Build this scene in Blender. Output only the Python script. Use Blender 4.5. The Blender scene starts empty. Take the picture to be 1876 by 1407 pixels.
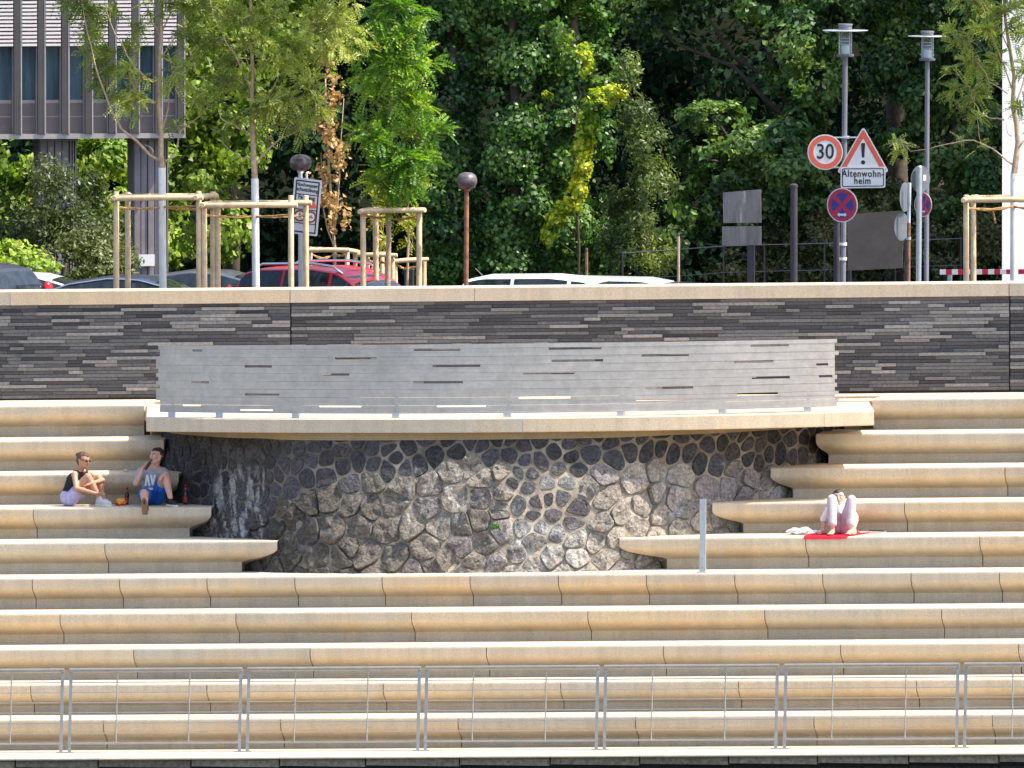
import bpy, bmesh, math, random
import numpy as np
from mathutils import Vector, Matrix, noise

# ------------------------------------------------------------------ camera, sky, sun, exposure
scene = bpy.context.scene
COL = scene.collection
rad = math.radians
YAW, DOWN, DIST, PPM = rad(10.0), rad(3.0), 300.0, 130.0
FPX = PPM * DIST                                   # focal length in photo pixels
TARGET = Vector((0.0, 3.6, 2.2))
FWD = Vector((-math.sin(YAW) * math.cos(DOWN), math.cos(YAW) * math.cos(DOWN), -math.sin(DOWN)))
RIGHT = Vector((math.cos(YAW), math.sin(YAW), 0.0))
UP = RIGHT.cross(FWD)
CAM = TARGET - FWD * DIST
cam_data = bpy.data.cameras.new("camera")
cam = bpy.data.objects.new("camera", cam_data)
COL.objects.link(cam)
cam.location = CAM
cam.rotation_euler = (math.pi / 2 - DOWN, 0.0, YAW)
cam_data.sensor_width = 36.0
cam_data.lens = FPX / 1876.0 * 36.0
cam_data.clip_start = 1.0
cam_data.clip_end = 3000.0
scene.camera = cam

SUN_AZ, SUN_EL = rad(88.0), rad(57.0)              # azimuth from the front normal (-Y) towards +X
SUN_DIR = Vector((math.sin(SUN_AZ) * math.cos(SUN_EL), -math.cos(SUN_AZ) * math.cos(SUN_EL), math.sin(SUN_EL)))
world = bpy.data.worlds.new("World")
scene.world = world
world.use_nodes = True
wn = world.node_tree
sky = wn.nodes.new("ShaderNodeTexSky")
sky.sky_type = 'NISHITA'
sky.sun_disc = False
sky.sun_elevation = SUN_EL
sky.air_density = 0.8
sky.dust_density = 2.5
sky.ozone_density = 0.6
sky.sun_rotation = math.atan2(SUN_DIR.x, SUN_DIR.y)
bg = wn.nodes["Background"]
bg.inputs[1].default_value = 0.15
wn.links.new(sky.outputs[0], bg.inputs[0])
sun_data = bpy.data.lights.new("sun", 'SUN')
sun_data.energy = 3.2
sun_data.angle = rad(0.53)
sun_data.color = (1.0, 0.93, 0.82)
sun = bpy.data.objects.new("sun", sun_data)
COL.objects.link(sun)
sun.rotation_euler = SUN_DIR.to_track_quat('Z', 'Y').to_euler()
sun.location = (30, -20, 60)
scene.view_settings.view_transform = 'Standard'
scene.view_settings.look = 'None'
scene.view_settings.exposure = 1.36
scene.view_settings.gamma = 1.0

# ------------------------------------------------------------------ measuring helpers
def P(px, py, Y):
    """world point on the plane y=Y that the photograph shows at pixel (px, py)"""
    d = FWD + RIGHT * ((px - 938.0) / FPX) + UP * ((703.5 - py) / FPX)
    t = (Y - CAM.y) / d.y
    return CAM + d * t

def PX(p):
    v = Vector(p) - CAM
    w = v.dot(FWD)
    return 938.0 + FPX * v.dot(RIGHT) / w, 703.5 - FPX * v.dot(UP) / w

def lerp(a, b, t):
    return a + (b - a) * t

# ------------------------------------------------------------------ mesh builder
class MB:
    def __init__(self):
        self.v, self.f, self.m, self.c = [], [], [], []
        self.mat, self.col = 0, None

    def face(self, idx):
        self.f.append(tuple(idx)); self.m.append(self.mat); self.c.append(self.col)

    def add(self, verts, faces):
        o = len(self.v)
        self.v.extend(Vector(p) for p in verts)
        for f in faces:
            self.face([i + o for i in f])

    def box(self, a, b):
        x0, y0, z0 = a; x1, y1, z1 = b
        self.hexa([(x0, y0, z0), (x1, y0, z0), (x1, y1, z0), (x0, y1, z0), (x0, y0, z1), (x1, y0, z1), (x1, y1, z1), (x0, y1, z1)])

    def hexa(self, p):
        self.add(p, [(0, 3, 2, 1), (4, 5, 6, 7), (0, 1, 5, 4), (1, 2, 6, 5), (2, 3, 7, 6), (3, 0, 4, 7)])

    def bar(self, a, b, w, h, upv=(0, 0, 1)):
        a, b = Vector(a), Vector(b)
        d = (b - a).normalized()
        s = d.cross(Vector(upv))
        if s.length < 1e-4: s = d.cross(Vector((0, 1, 0)))
        s.normalize(); u = s.cross(d)
        s *= w / 2; u *= h / 2
        self.hexa([a - s - u, a + s - u, b + s - u, b - s - u, a - s + u, a + s + u, b + s + u, b - s + u])

    def tube(self, pts, r, n=10, cap=True):
        pts = [Vector(p) for p in pts]
        k = len(pts)
        rs = r if isinstance(r, (list, tuple)) else [r] * k
        o = len(self.v)
        ref = None
        for i, p in enumerate(pts):
            d = (pts[min(i + 1, k - 1)] - pts[max(i - 1, 0)]).normalized()
            if ref is None:
                ref = d.cross(Vector((0.31, 0.95, 0.1)))
                if ref.length < 0.05: ref = d.cross(Vector((1, 0, 0)))
            ref = (ref - d * ref.dot(d)).normalized()
            t = d.cross(ref)
            for j in range(n):
                a = 2 * math.pi * j / n
                self.v.append(p + (ref * math.cos(a) + t * math.sin(a)) * rs[i])
        for i in range(k - 1):
            for j in range(n):
                a = o + i * n + j; b = o + i * n + (j + 1) % n
                self.face((a, b, b + n, a + n))
        if cap:
            self.face([o + j for j in range(n)][::-1])
            self.face([o + (k - 1) * n + j for j in range(n)])

    def lathe(self, c, prof, n=20, axis='Z', cap=True):
        """prof: (radius, height) pairs"""
        c = Vector(c); o = len(self.v); k = len(prof)
        for r, h in prof:
            for j in range(n):
                a = 2 * math.pi * j / n
                ca, sa = r * math.cos(a), r * math.sin(a)
                if axis == 'Z': q = Vector((ca, sa, h))
                elif axis == 'Y': q = Vector((ca, h, sa))
                else: q = Vector((h, ca, sa))
                self.v.append(c + q)
        for i in range(k - 1):
            for j in range(n):
                a = o + i * n + j; b = o + i * n + (j + 1) % n
                self.face((a, b, b + n, a + n))
        if cap:
            self.face([o + j for j in range(n)][::-1]); self.face([o + (k - 1) * n + j for j in range(n)])

    def ball(self, c, r, n=12, m=8, squash=(1, 1, 1)):
        pr = []
        c = Vector(c); o = len(self.v)
        for i in range(m + 1):
            th = math.pi * i / m
            for j in range(n):
                a = 2 * math.pi * j / n
                self.v.append(c + Vector((math.sin(th) * math.cos(a) * r * squash[0], math.sin(th) * math.sin(a) * r * squash[1], -math.cos(th) * r * squash[2])))
        for i in range(m):
            for j in range(n):
                a = o + i * n + j; b = o + i * n + (j + 1) % n
                self.face((a, b, b + n, a + n))

    def prism(self, poly, ext):
        """flat polygon (3d points) pushed along ext"""
        o = len(self.v); n = len(poly); e = Vector(ext)
        self.v.extend(Vector(p) for p in poly); self.v.extend(Vector(p) + e for p in poly)
        self.face(list(range(o, o + n))[::-1]); self.face(range(o + n, o + 2 * n))
        for i in range(n):
            j = (i + 1) % n
            self.face((o + i, o + j, o + n + j, o + n + i))

    def grid(self, rows):
        """rows of points -> quads"""
        o = len(self.v); n = len(rows[0])
        for r in rows: self.v.extend(Vector(p) for p in r)
        for i in range(len(rows) - 1):
            for j in range(n - 1):
                a = o + i * n + j
                self.face((a, a + 1, a + n + 1, a + n))

    def build(self, name, mats, parent=None, origin=(0, 0, 0), smooth=False, fix=True):
        o = Vector(origin)
        me = bpy.data.meshes.new(name)
        me.from_pydata([tuple(p - o) for p in self.v], [], self.f)
        if not isinstance(mats, (list, tuple)): mats = [mats]
        for m in mats: me.materials.append(m)
        me.polygons.foreach_set("material_index", self.m)
        if any(c is not None for c in self.c):
            at = me.color_attributes.new("Col", 'FLOAT_COLOR', 'CORNER')
            buf = []
            for f, c in zip(self.f, self.c):
                c = c or (0.5, 0.5, 0.5)
                buf.extend((c[0], c[1], c[2], 1.0) * len(f))
            at.data.foreach_set("color", buf)
        if fix:
            bm = bmesh.new(); bm.from_mesh(me)
            bmesh.ops.recalc_face_normals(bm, faces=bm.faces)
            bm.to_mesh(me); bm.free()
        if smooth:
            me.polygons.foreach_set("use_smooth", [True] * len(me.polygons))
            if smooth == 'auto':
                try: me.set_sharp_from_angle(angle=rad(35))
                except Exception: pass
        ob = bpy.data.objects.new(name, me)
        COL.objects.link(ob)
        if parent is not None: ob.parent = parent
        else: ob.location = o
        return ob

def tag(o, label=None, cat=None, group=None, kind=None):
    if label: o["label"] = label
    if cat: o["category"] = cat
    if group: o["group"] = group
    if kind: o["kind"] = kind
    return o

def thing(name, label, cat, loc, group=None):
    o = bpy.data.objects.new(name, None)
    o.empty_display_size = 0.2
    COL.objects.link(o); o.location = loc
    return tag(o, label, cat, group)

def children_of(o):
    return [c for c in list(COL.objects) if c.parent == o]

def copy_tree(o, parent=None):
    c = o.copy(); COL.objects.link(c)
    if parent is not None:
        c.parent = parent
    for ch in children_of(o): copy_tree(ch, c)
    return c

# ------------------------------------------------------------------ materials
def new_mat(name):
    m = bpy.data.materials.new(name); m.use_nodes = True
    nt = m.node_tree
    return m, nt, nt.nodes["Principled BSDF"]

def N(nt, t, **kw):
    n = nt.nodes.new(t)
    for k, v in kw.items():
        if k in n.inputs.keys() if isinstance(k, str) else False: n.inputs[k].default_value = v
        else: setattr(n, k, v)
    return n

def noise_node(nt, scale, detail=4, rough=0.55, vec=None):
    n = nt.nodes.new("ShaderNodeTexNoise")
    n.inputs["Scale"].default_value = scale; n.inputs["Detail"].default_value = detail; n.inputs["Roughness"].default_value = rough
    if vec is not None: nt.links.new(vec, n.inputs["Vector"])
    return n

def ramp(nt, fac, stops):
    r = nt.nodes.new("ShaderNodeValToRGB")
    while len(r.color_ramp.elements) < len(stops): r.color_ramp.elements.new(0.5)
    for e, (p, c) in zip(r.color_ramp.elements, stops):
        e.position = p
        e.color = (c, c, c, 1) if not isinstance(c, (tuple, list)) else (*c[:3], 1)
    nt.links.new(fac, r.inputs[0])
    return r

def mix(nt, a, b, fac, mode='MIX'):
    n = nt.nodes.new("ShaderNodeMix"); n.data_type = 'RGBA'; n.blend_type = mode
    for sock, val in ((n.inputs[0], fac), (n.inputs[6], a), (n.inputs[7], b)):
        if hasattr(val, "is_linked"): nt.links.new(val, sock)
        elif isinstance(val, (tuple, list)): sock.default_value = (*val[:3], 1)
        else: sock.default_value = val
    return n.outputs[2]

def bump(nt, bsdf, h, strength=0.3, dist=0.02):
    b = nt.nodes.new("ShaderNodeBump")
    b.inputs["Strength"].default_value = strength; b.inputs["Distance"].default_value = dist
    nt.links.new(h, b.inputs["Height"]); nt.links.new(b.outputs[0], bsdf.inputs["Normal"])

def geo_pos(nt):
    return nt.nodes.new("ShaderNodeNewGeometry").outputs["Position"]

def stretched(nt, vec, s):
    m = nt.nodes.new("ShaderNodeMapping"); m.inputs["Scale"].default_value = s
    nt.links.new(vec, m.inputs["Vector"]); return m.outputs[0]

def plain(name, col, rough=0.6, metal=0.0, var=0.12, scale=6.0, bumpy=0.0, spec=None):
    m, nt, b = new_mat(name)
    pos = geo_pos(nt)
    n = noise_node(nt, scale, 5, 0.6, pos)
    r = ramp(nt, n.outputs[0], [(0.3, tuple(c * (1 - var) for c in col)), (0.7, tuple(min(1, c * (1 + var)) for c in col))])
    nt.links.new(r.outputs[0], b.inputs["Base Color"])
    b.inputs["Roughness"].default_value = rough; b.inputs["Metallic"].default_value = metal
    if spec is not None: b.inputs["Specular IOR Level"].default_value = spec
    if bumpy: bump(nt, b, noise_node(nt, scale * 12, 4, 0.6, pos).outputs[0], bumpy, 0.01)
    return m

def concrete(name, col, recess_tint=0.0, pitch=None):
    m, nt, b = new_mat(name)
    pos = geo_pos(nt)
    big = noise_node(nt, 0.9, 4, 0.55, pos)
    fine = noise_node(nt, 55, 3, 0.7, pos)
    streak = noise_node(nt, 2.2, 5, 0.6, stretched(nt, pos, (1.0, 0.25, 0.12)))
    oi = nt.nodes.new("ShaderNodeObjectInfo")
    c = mix(nt, tuple(x * 0.9 for x in col), tuple(min(1, x * 1.08) for x in col), big.outputs[0])
    c = mix(nt, c, (col[0] * 1.08, col[1] * 0.93, col[2] * 0.72), ramp(nt, streak.outputs[0], [(0.5, 0.0), (0.8, 0.45)]).outputs[0])
    tone = ramp(nt, oi.outputs["Random"], [(0.0, (0.86, 0.88, 0.91)), (0.5, (1.0, 0.99, 0.97)), (1.0, (1.05, 0.97, 0.86))])
    c = mix(nt, c, tone.outputs[0], 1.0, 'MULTIPLY')
    c = mix(nt, c, ramp(nt, fine.outputs[0], [(0.32, 0.72), (0.68, 1.14)]).outputs[0], 0.75, 'MULTIPLY')
    drip = noise_node(nt, 7, 5, 0.6, stretched(nt, pos, (1.0, 0.5, 0.07)))
    c = mix(nt, c, ramp(nt, drip.outputs[0], [(0.42, 1.0), (0.72, 0.80)]).outputs[0], 0.8, 'MULTIPLY')
    pit = noise_node(nt, 16, 3, 0.6, pos)
    c = mix(nt, c, tuple(x * 0.45 for x in col), ramp(nt, pit.outputs[0], [(0.69, 0.0), (0.76, 0.7)]).outputs[0])
    if recess_tint:
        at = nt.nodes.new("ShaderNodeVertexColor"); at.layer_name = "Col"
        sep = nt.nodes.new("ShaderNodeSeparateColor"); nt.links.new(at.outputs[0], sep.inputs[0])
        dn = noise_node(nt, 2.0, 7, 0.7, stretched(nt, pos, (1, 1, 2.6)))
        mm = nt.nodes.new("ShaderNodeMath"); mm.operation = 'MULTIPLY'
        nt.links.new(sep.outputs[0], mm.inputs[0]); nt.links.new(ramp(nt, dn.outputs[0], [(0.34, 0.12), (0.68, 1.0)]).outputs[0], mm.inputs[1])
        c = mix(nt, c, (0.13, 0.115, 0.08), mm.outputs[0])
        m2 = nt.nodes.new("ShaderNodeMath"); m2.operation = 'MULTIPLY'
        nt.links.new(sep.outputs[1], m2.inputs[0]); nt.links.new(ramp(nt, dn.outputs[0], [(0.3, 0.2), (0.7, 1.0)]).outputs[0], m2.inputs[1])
        c = mix(nt, c, (0.40, 0.27, 0.115), m2.outputs[0])  # golden bounce light under the nosing, mixed into the colour
    nt.links.new(c, b.inputs["Base Color"])
    b.inputs["Roughness"].default_value = 0.82
    bump(nt, b, fine.outputs[0], 0.25, 0.004)
    return m

def vcol_mat(name, rough=0.75, scale=30.0, amount=0.35, spec=0.4, bumpy=0.4, dist=0.012):
    m, nt, b = new_mat(name)
    at = nt.nodes.new("ShaderNodeVertexColor"); at.layer_name = "Col"
    pos = geo_pos(nt)
    n = noise_node(nt, scale, 5, 0.65, pos)
    c = mix(nt, at.outputs[0], ramp(nt, n.outputs[0], [(0.3, 1 - amount), (0.7, 1 + amount)]).outputs[0], 1.0, 'MULTIPLY')
    nt.links.new(c, b.inputs["Base Color"])
    b.inputs["Roughness"].default_value = rough; b.inputs["Specular IOR Level"].default_value = spec
    bump(nt, b, n.outputs[0], bumpy, dist)
    return m

def leaf_mat(name, rough=0.42, trans=0.35, spec=0.45):
    m, nt, b = new_mat(name)
    at = nt.nodes.new("ShaderNodeVertexColor"); at.layer_name = "Col"
    nt.links.new(at.outputs[0], b.inputs["Base Color"])
    b.inputs["Roughness"].default_value = rough; b.inputs["Specular IOR Level"].default_value = spec
    tr = nt.nodes.new("ShaderNodeBsdfTranslucent")
    c = mix(nt, at.outputs[0], (1.5, 1.6, 0.5), 1.0, 'MULTIPLY')
    nt.links.new(c, tr.inputs[0])
    ms = nt.nodes.new("ShaderNodeMixShader"); ms.inputs[0].default_value = trans
    nt.links.new(b.outputs[0], ms.inputs[1]); nt.links.new(tr.outputs[0], ms.inputs[2])
    nt.links.new(ms.outputs[0], nt.nodes["Material Output"].inputs[0])
    return m

M = {}
M['concrete'] = concrete("pale_concrete", (0.62, 0.537, 0.41), recess_tint=1.0)
M['coping'] = concrete("coping_concrete", (0.61, 0.525, 0.40))
M['slate'] = vcol_mat("slate", 0.6, 25, 0.3, 0.5, 0.5, 0.01)
M['stone'] = vcol_mat("basalt", 0.9, 24, 0.6, 0.15, 1.0, 0.035)
M['mortar'] = vcol_mat("mortar", 0.95, 16, 0.3, 0.2, 0.6, 0.02)
M['quay'] = vcol_mat("quay_basalt", 0.8, 18, 0.45, 0.3, 0.6, 0.02)
M['leaf'] = leaf_mat("leaf")
M['leaf_gloss'] = leaf_mat("glossy_leaf", 0.42, 0.36, 0.5)
M['leaf_matt'] = leaf_mat("shaded_leaf", 0.8, 0.3, 0.08)
M['dry_leaf'] = leaf_mat("dry_leaf", 0.7, 0.2, 0.2)
M['bark'] = plain("bark", (0.10, 0.078, 0.055), 0.9, 0, 0.35, 14, 0.6)
M['young_bark'] = plain("young_bark", (0.42, 0.31, 0.20), 0.85, 0, 0.3, 16, 0.4)
M['twig'] = plain("twig", (0.22, 0.19, 0.08), 0.85, 0, 0.25, 16)
M['sleeve'] = plain("white_trunk_wash", (0.72, 0.70, 0.66), 0.85, 0, 0.1, 9, 0.2)
M['wood'] = plain("debarked_wood", (0.62, 0.455, 0.27), 0.75, 0, 0.2, 9, 0.25)
M['rope'] = plain("coir_rope", (0.46, 0.27, 0.10), 0.95, 0, 0.25, 30, 0.5)
M['galv'] = plain("galvanised_steel", (0.50, 0.53, 0.54), 0.45, 0.75, 0.12, 9)
M['steel'] = plain("railing_steel", (0.34, 0.32, 0.285), 0.36, 0.6, 0.12, 9)
M['asphalt'] = plain("asphalt", (0.05, 0.05, 0.052), 0.9, 0, 0.25, 3, 0.3)
M['dark_metal'] = plain("dark_metal", (0.055, 0.05, 0.06), 0.5, 0.3, 0.2, 5)
M['lamp_grey'] = plain("lamp_post_paint", (0.17, 0.165, 0.19), 0.45, 0.3, 0.12, 5)
M['rust'] = plain("rusty_steel", (0.28, 0.135, 0.075), 0.85, 0.1, 0.45, 11, 0.3)
M['dome'] = plain("weathered_dome", (0.13, 0.105, 0.11), 0.3, 0.2, 0.5, 14)
M['white_paint'] = plain("white_sign_face", (0.78, 0.77, 0.75), 0.45, 0, 0.04, 3)
M['red_sign'] = plain("red_sign_face", (0.75, 0.13, 0.075), 0.45, 0, 0.05, 3)
M['crimson_sign'] = plain("crimson_sign_face", (0.50, 0.022, 0.07), 0.4, 0, 0.05, 3)
M['blue_sign'] = plain("blue_sign_face", (0.025, 0.04, 0.26), 0.4, 0, 0.05, 3)
M['black_sign'] = plain("black_lettering", (0.02, 0.02, 0.022), 0.5, 0, 0.05, 3)
M['sign_back'] = plain("sign_back", (0.15, 0.17, 0.19), 0.5, 0.35, 0.2, 5)
M['board_back'] = plain("board_back", (0.125, 0.10, 0.082), 0.8, 0, 0.15, 5)
M['sign_grey'] = plain("pale_sign_face", (0.55, 0.58, 0.63), 0.45, 0, 0.06, 6)
M['render_white'] = plain("white_render", (0.76, 0.76, 0.76), 0.85, 0, 0.04, 1.2, 0.1)
M['facade'] = plain("bronze_cladding", (0.085, 0.076, 0.072), 0.5, 0.35, 0.15, 3)
M['facade_edge'] = plain("pale_cladding_edge", (0.40, 0.37, 0.35), 0.5, 0.3, 0.1, 3)
M['spandrel'] = plain("mauve_panel", (0.19, 0.162, 0.155), 0.6, 0.1, 0.12, 2)
M['louvre'] = plain("louvre_blade", (0.72, 0.65, 0.625), 0.55, 0.1, 0.06, 3)
M['pier'] = plain("pier_cladding", (0.24, 0.215, 0.225), 0.65, 0.1, 0.18, 2.5, 0.1)
M['rubber'] = plain("tyre_rubber", (0.018, 0.018, 0.018), 0.85)
M['rim'] = plain("alloy_rim", (0.5, 0.5, 0.51), 0.35, 0.9)
M['chrome'] = plain("chrome_trim", (0.72, 0.73, 0.75), 0.18, 1.0, 0.03)
M['black_trim'] = plain("black_trim", (0.02, 0.02, 0.022), 0.45)
M['tail_red'] = plain("tail_lamp", (0.55, 0.012, 0.02), 0.2)
M['amber'] = plain("yellow_sticker", (0.75, 0.60, 0.03), 0.6)

def glass_mat(name, col, rough=0.06):
    m, nt, b = new_mat(name)
    pos = geo_pos(nt)
    n = noise_node(nt, 2.5, 4, 0.6, stretched(nt, pos, (3, 3, 0.4)))
    r = ramp(nt, n.outputs[0], [(0.35, tuple(c * 0.5 for c in col)), (0.7, tuple(c * 1.5 for c in col))])
    nt.links.new(r.outputs[0], b.inputs["Base Color"])
    b.inputs["Roughness"].default_value = rough; b.inputs["Specular IOR Level"].default_value = 0.5
    return m
M['car_glass'] = glass_mat("car_glass", (0.018, 0.026, 0.034))
M['window_glass'] = glass_mat("office_glass", (0.05, 0.105, 0.15), 0.12)

def car_paint(name, col):
    m, nt, b = new_mat(name)
    b.inputs["Base Color"].default_value = (*col, 1)
    b.inputs["Roughness"].default_value = 0.35; b.inputs["Coat Weight"].default_value = 0.35; b.inputs["Coat Roughness"].default_value = 0.05
    n = noise_node(nt, 4, 4, 0.6, geo_pos(nt))
    nt.links.new(ramp(nt, n.outputs[0], [(0.3, 0.28), (0.7, 0.42)]).outputs[0], b.inputs["Roughness"])
    return m
M['paint_dark'] = car_paint("dark_blue_paint", (0.02, 0.024, 0.04))
M['paint_silver'] = car_paint("silver_paint", (0.48, 0.50, 0.52))
M['paint_red'] = car_paint("red_paint", (0.60, 0.010, 0.028))
M['paint_white'] = car_paint("white_paint", (0.82, 0.82, 0.82))
M['paint_grey'] = car_paint("grey_paint", (0.055, 0.06, 0.075))

def brushed(name):
    m, nt, b = new_mat(name)
    pos = geo_pos(nt)
    n = noise_node(nt, 9, 5, 0.7, stretched(nt, pos, (0.5, 0.5, 14)))
    big = noise_node(nt, 0.28, 3, 0.6, pos)
    c = mix(nt, (0.53, 0.465, 0.405), (0.68, 0.62, 0.56), n.outputs[0])
    c = mix(nt, c, ramp(nt, big.outputs[0], [(0.3, 0.72), (0.7, 1.08)]).outputs[0], 1.0, 'MULTIPLY')
    nt.links.new(c, b.inputs["Base Color"])
    mot = noise_node(nt, 6, 6, 0.75, pos)
    c = mix(nt, c, ramp(nt, mot.outputs[0], [(0.3, 0.80), (0.7, 1.12)]).outputs[0], 1.0, 'MULTIPLY')
    nt.links.new(c, b.inputs["Base Color"])
    b.inputs["Metallic"].default_value = 0.75
    nt.links.new(ramp(nt, n.outputs[0], [(0.3, 0.32), (0.7, 0.54)]).outputs[0], b.inputs["Roughness"])
    return m
M['brushed'] = brushed("brushed_steel")

# ------------------------------------------------------------------ the stepped embankment
NOSE_L = [1318.6, 1254.5, 1189.2, 1124.4, 1059.5, 994.5, 931.6, 869.5, 807.4, 743.6]   # at photo x=30
NOSE_R = [1308.2, 1243.6, 1177.4, 1112.4, 1046.5, 980.9, 917.6, 854.2, 792.0, 728.9]   # at photo x=1846
GOING, RECESS = 0.90, 0.278
Zk = []
for k in range(10):
    a, b = P(30, NOSE_L[k], GOING * k), P(1846, NOSE_R[k], GOING * k)
    Zk.append((a.x, a.z, (b.z - a.z) / (b.x - a.x)))
def ztread(k, x):
    x0, z0, s = Zk[k]
    return z0 + s * (x - x0)
qa, qb = P(30, 1389, -1.6), P(1846, 1378.7, -1.6)
def zquay(x): return qa.z + (qb.z - qa.z) / (qb.x - qa.x) * (x - qa.x)
def zbase(k, x): return ztread(k - 1, x) if k else zquay(x)

PROF = [(0.024, 0.0), (0.006, -0.005), (0.0, -0.022), (0.0, -0.031), (0.0, -0.115), (0.009, -0.138), (0.032, -0.166), (0.075, -0.200),
        (0.145, -0.240), (0.215, -0.272), (0.258, -0.296), (0.278, -0.316)]
RECESS_TINT = [(0, 0), (0, 0), (0, 0), (0, 0), (0, 0), (0, .05), (0, .12), (0, .22), (0, .34), (.05, .36), (.26, .25), (.20, .1)]  # darker crease and base, plus warm bounced light painted into the recess

def step_block(k, xl, xr, name, parent, origin):
    """one precast bench block; xl / xr give the x of each end as a function of the recess (0 nose .. 1 base)"""
    Y0 = GOING * k
    def ring(xf, flip=1):
        pts, cols = [], []
        h = None
        for (r, dz), c in zip(PROF, RECESS_TINT):
            x = xf(min(1.0, r / RECESS)) if r > 0.03 or dz < -0.02 else xf(0.0)
            pts.append(Vector((x, Y0 + r, ztread(k, x) + dz))); cols.append(c)
        x = xf(1.0)
        zb = zbase(k, x)
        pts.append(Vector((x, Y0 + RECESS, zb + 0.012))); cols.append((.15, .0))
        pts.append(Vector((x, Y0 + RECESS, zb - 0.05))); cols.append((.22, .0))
        pts.append(Vector((x, Y0 + 1.26, zb - 0.05))); cols.append((0, 0))
        x0 = xf(0.0)
        pts.append(Vector((x0, Y0 + 1.26, ztread(k, x0)))); cols.append((0, 0))
        return pts, cols
    a, ca = ring(xl); b, cb = ring(xr)
    n = len(a); seg = 6
    verts, cols, faces = [], [], []
    for s in range(seg + 1):
        t = s / seg
        verts += [tuple(p.lerp(q, t) - Vector(origin)) for p, q in zip(a, b)]; cols += ca
    for s in range(seg):
        for j in range(n):
            j2 = (j + 1) % n
            faces.append((s * n + j, (s + 1) * n + j, (s + 1) * n + j2, s * n + j2))
    faces.append(tuple(range(n))); faces.append(tuple(range(seg * n, seg * n + n))[::-1])
    me = bpy.data.meshes.new(name); me.from_pydata(verts, [], faces)
    me.materials.append(M['concrete'])
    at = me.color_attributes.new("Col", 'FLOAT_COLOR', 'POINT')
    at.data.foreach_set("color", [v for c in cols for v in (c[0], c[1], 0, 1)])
    bm = bmesh.new(); bm.from_mesh(me); bmesh.ops.recalc_face_normals(bm, faces=bm.faces); bm.to_mesh(me); bm.free()
    me.polygons.foreach_set("use_smooth", [len(f) == 4 for f in faces])
    try: me.set_sharp_from_angle(angle=rad(28))
    except Exception: pass
    o = bpy.data.objects.new(name, me); COL.objects.link(o); o.parent = parent
    return o

JOINTS = {0: [-461, -136, 189, 514, 839, 1164, 1491, 1818, 2143], 1: [-592, -268, 56, 379, 702, 1027, 1353, 1679, 2004],
          2: [-402, -79, 245, 568, 891, 1215, 1540, 1866, 2190], 3: [-536, -213, 110, 432, 754, 1077, 1401, 1725, 2049],
          4: [-586, -425, -264, -103, 59, 219, 379, 540, 700, 861, 1023, 1184, 1346, 1507, 1669, 1831, 1993, 2155, 2317],
          5: [-440, -128, 192, 1476, 1795, 2115], 6: [-580, -260, 61, 1657, 1980], 7: [-360, -40, 1841, 2160], 8: [-520, -200, 1890, 2210], 9: [-400, -80, 1930, 2250]}
XOUT = (-850, 2750)
# the bench ends that stop against the bastion: nose x and base x, left and right
ENDS = {5: ((508, 443), (1135, 1222)), 6: ((387, 347), (1305, 1362)), 7: ((327, 300), (1412, 1453)), 8: ((300, 292), (1495, 1518)), 9: ((264, 264), (1598, 1600))}
ORD = ["lowest", "second", "third", "fourth", "fifth", "sixth", "seventh", "eighth", "ninth", "top"]

def nose_x(k, px): return P(px, lerp(NOSE_L[k], NOSE_R[k], (px - 30) / 1816.0), GOING * k).x
def base_x(k, px): return P(px, lerp(NOSE_L[k], NOSE_R[k], (px - 30) / 1816.0) + 54, GOING * k + RECESS).x

def tier(k, pxs, first, last, label):
    o = (nose_x(k, (first[0] + last[0]) / 2), GOING * k + RECESS, 0.0)
    o = (o[0], o[1], zbase(k, o[0]))
    t = thing("seating_step", label, "stone step", o, "concrete seating steps of the riverside stairs")
    bounds = [first] + [(p, None) for p in pxs] + [last]
    for (a, b) in zip(bounds[:-1], bounds[1:]):
        def fx(e, side):
            xn = nose_x(k, e[0])
            if e[1] is None:
                g = 0.006 * side
                return lambda r, x=xn + g: x
            xb = base_x(k, e[1])
            return lambda r, x=xn, y=xb: lerp(x, y, r ** 1.15)
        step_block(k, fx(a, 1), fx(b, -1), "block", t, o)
    return t

for k in range(5):
    tier(k, JOINTS[k], (XOUT[0], None), (XOUT[1], None),
         ["lowest pale concrete seating step, right behind the steel railing", "second pale concrete seating step from the bottom, seen through the top of the railing",
          "third pale concrete seating step from the bottom, just above the railing's top rail", "fourth pale concrete seating step from the bottom, unbroken from side to side",
          "pale concrete step of short blocks right under the dark stone wall"][k])
for k in range(5, 10):
    el, er = ENDS[k]
    tier(k, [p for p in JOINTS[k] if p < el[0]], (XOUT[0], None), el,
         {5: "longest of the concrete steps left of the dark stone wall, ending lowest", 6: "concrete step on which the couple sits, left of the dark stone wall",
          7: "concrete step behind the backs of the seated couple", 8: "concrete step left of the stone wall, second below the slate wall",
          9: "topmost concrete step left of the metal screen, under the slate wall"}[k])
    tier(k, [p for p in JOINTS[k] if p > er[0]], er, (XOUT[1], None),
         {5: "concrete step on which the man on the red towel sits, right of the stone wall", 6: "concrete step the man on the red towel leans against",
          7: "concrete step right of the stone wall, two above the red towel", 8: "concrete step right of the stone wall, just under the slab's end",
          9: "topmost concrete step right of the metal screen, under the slate wall"}[k])

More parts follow.
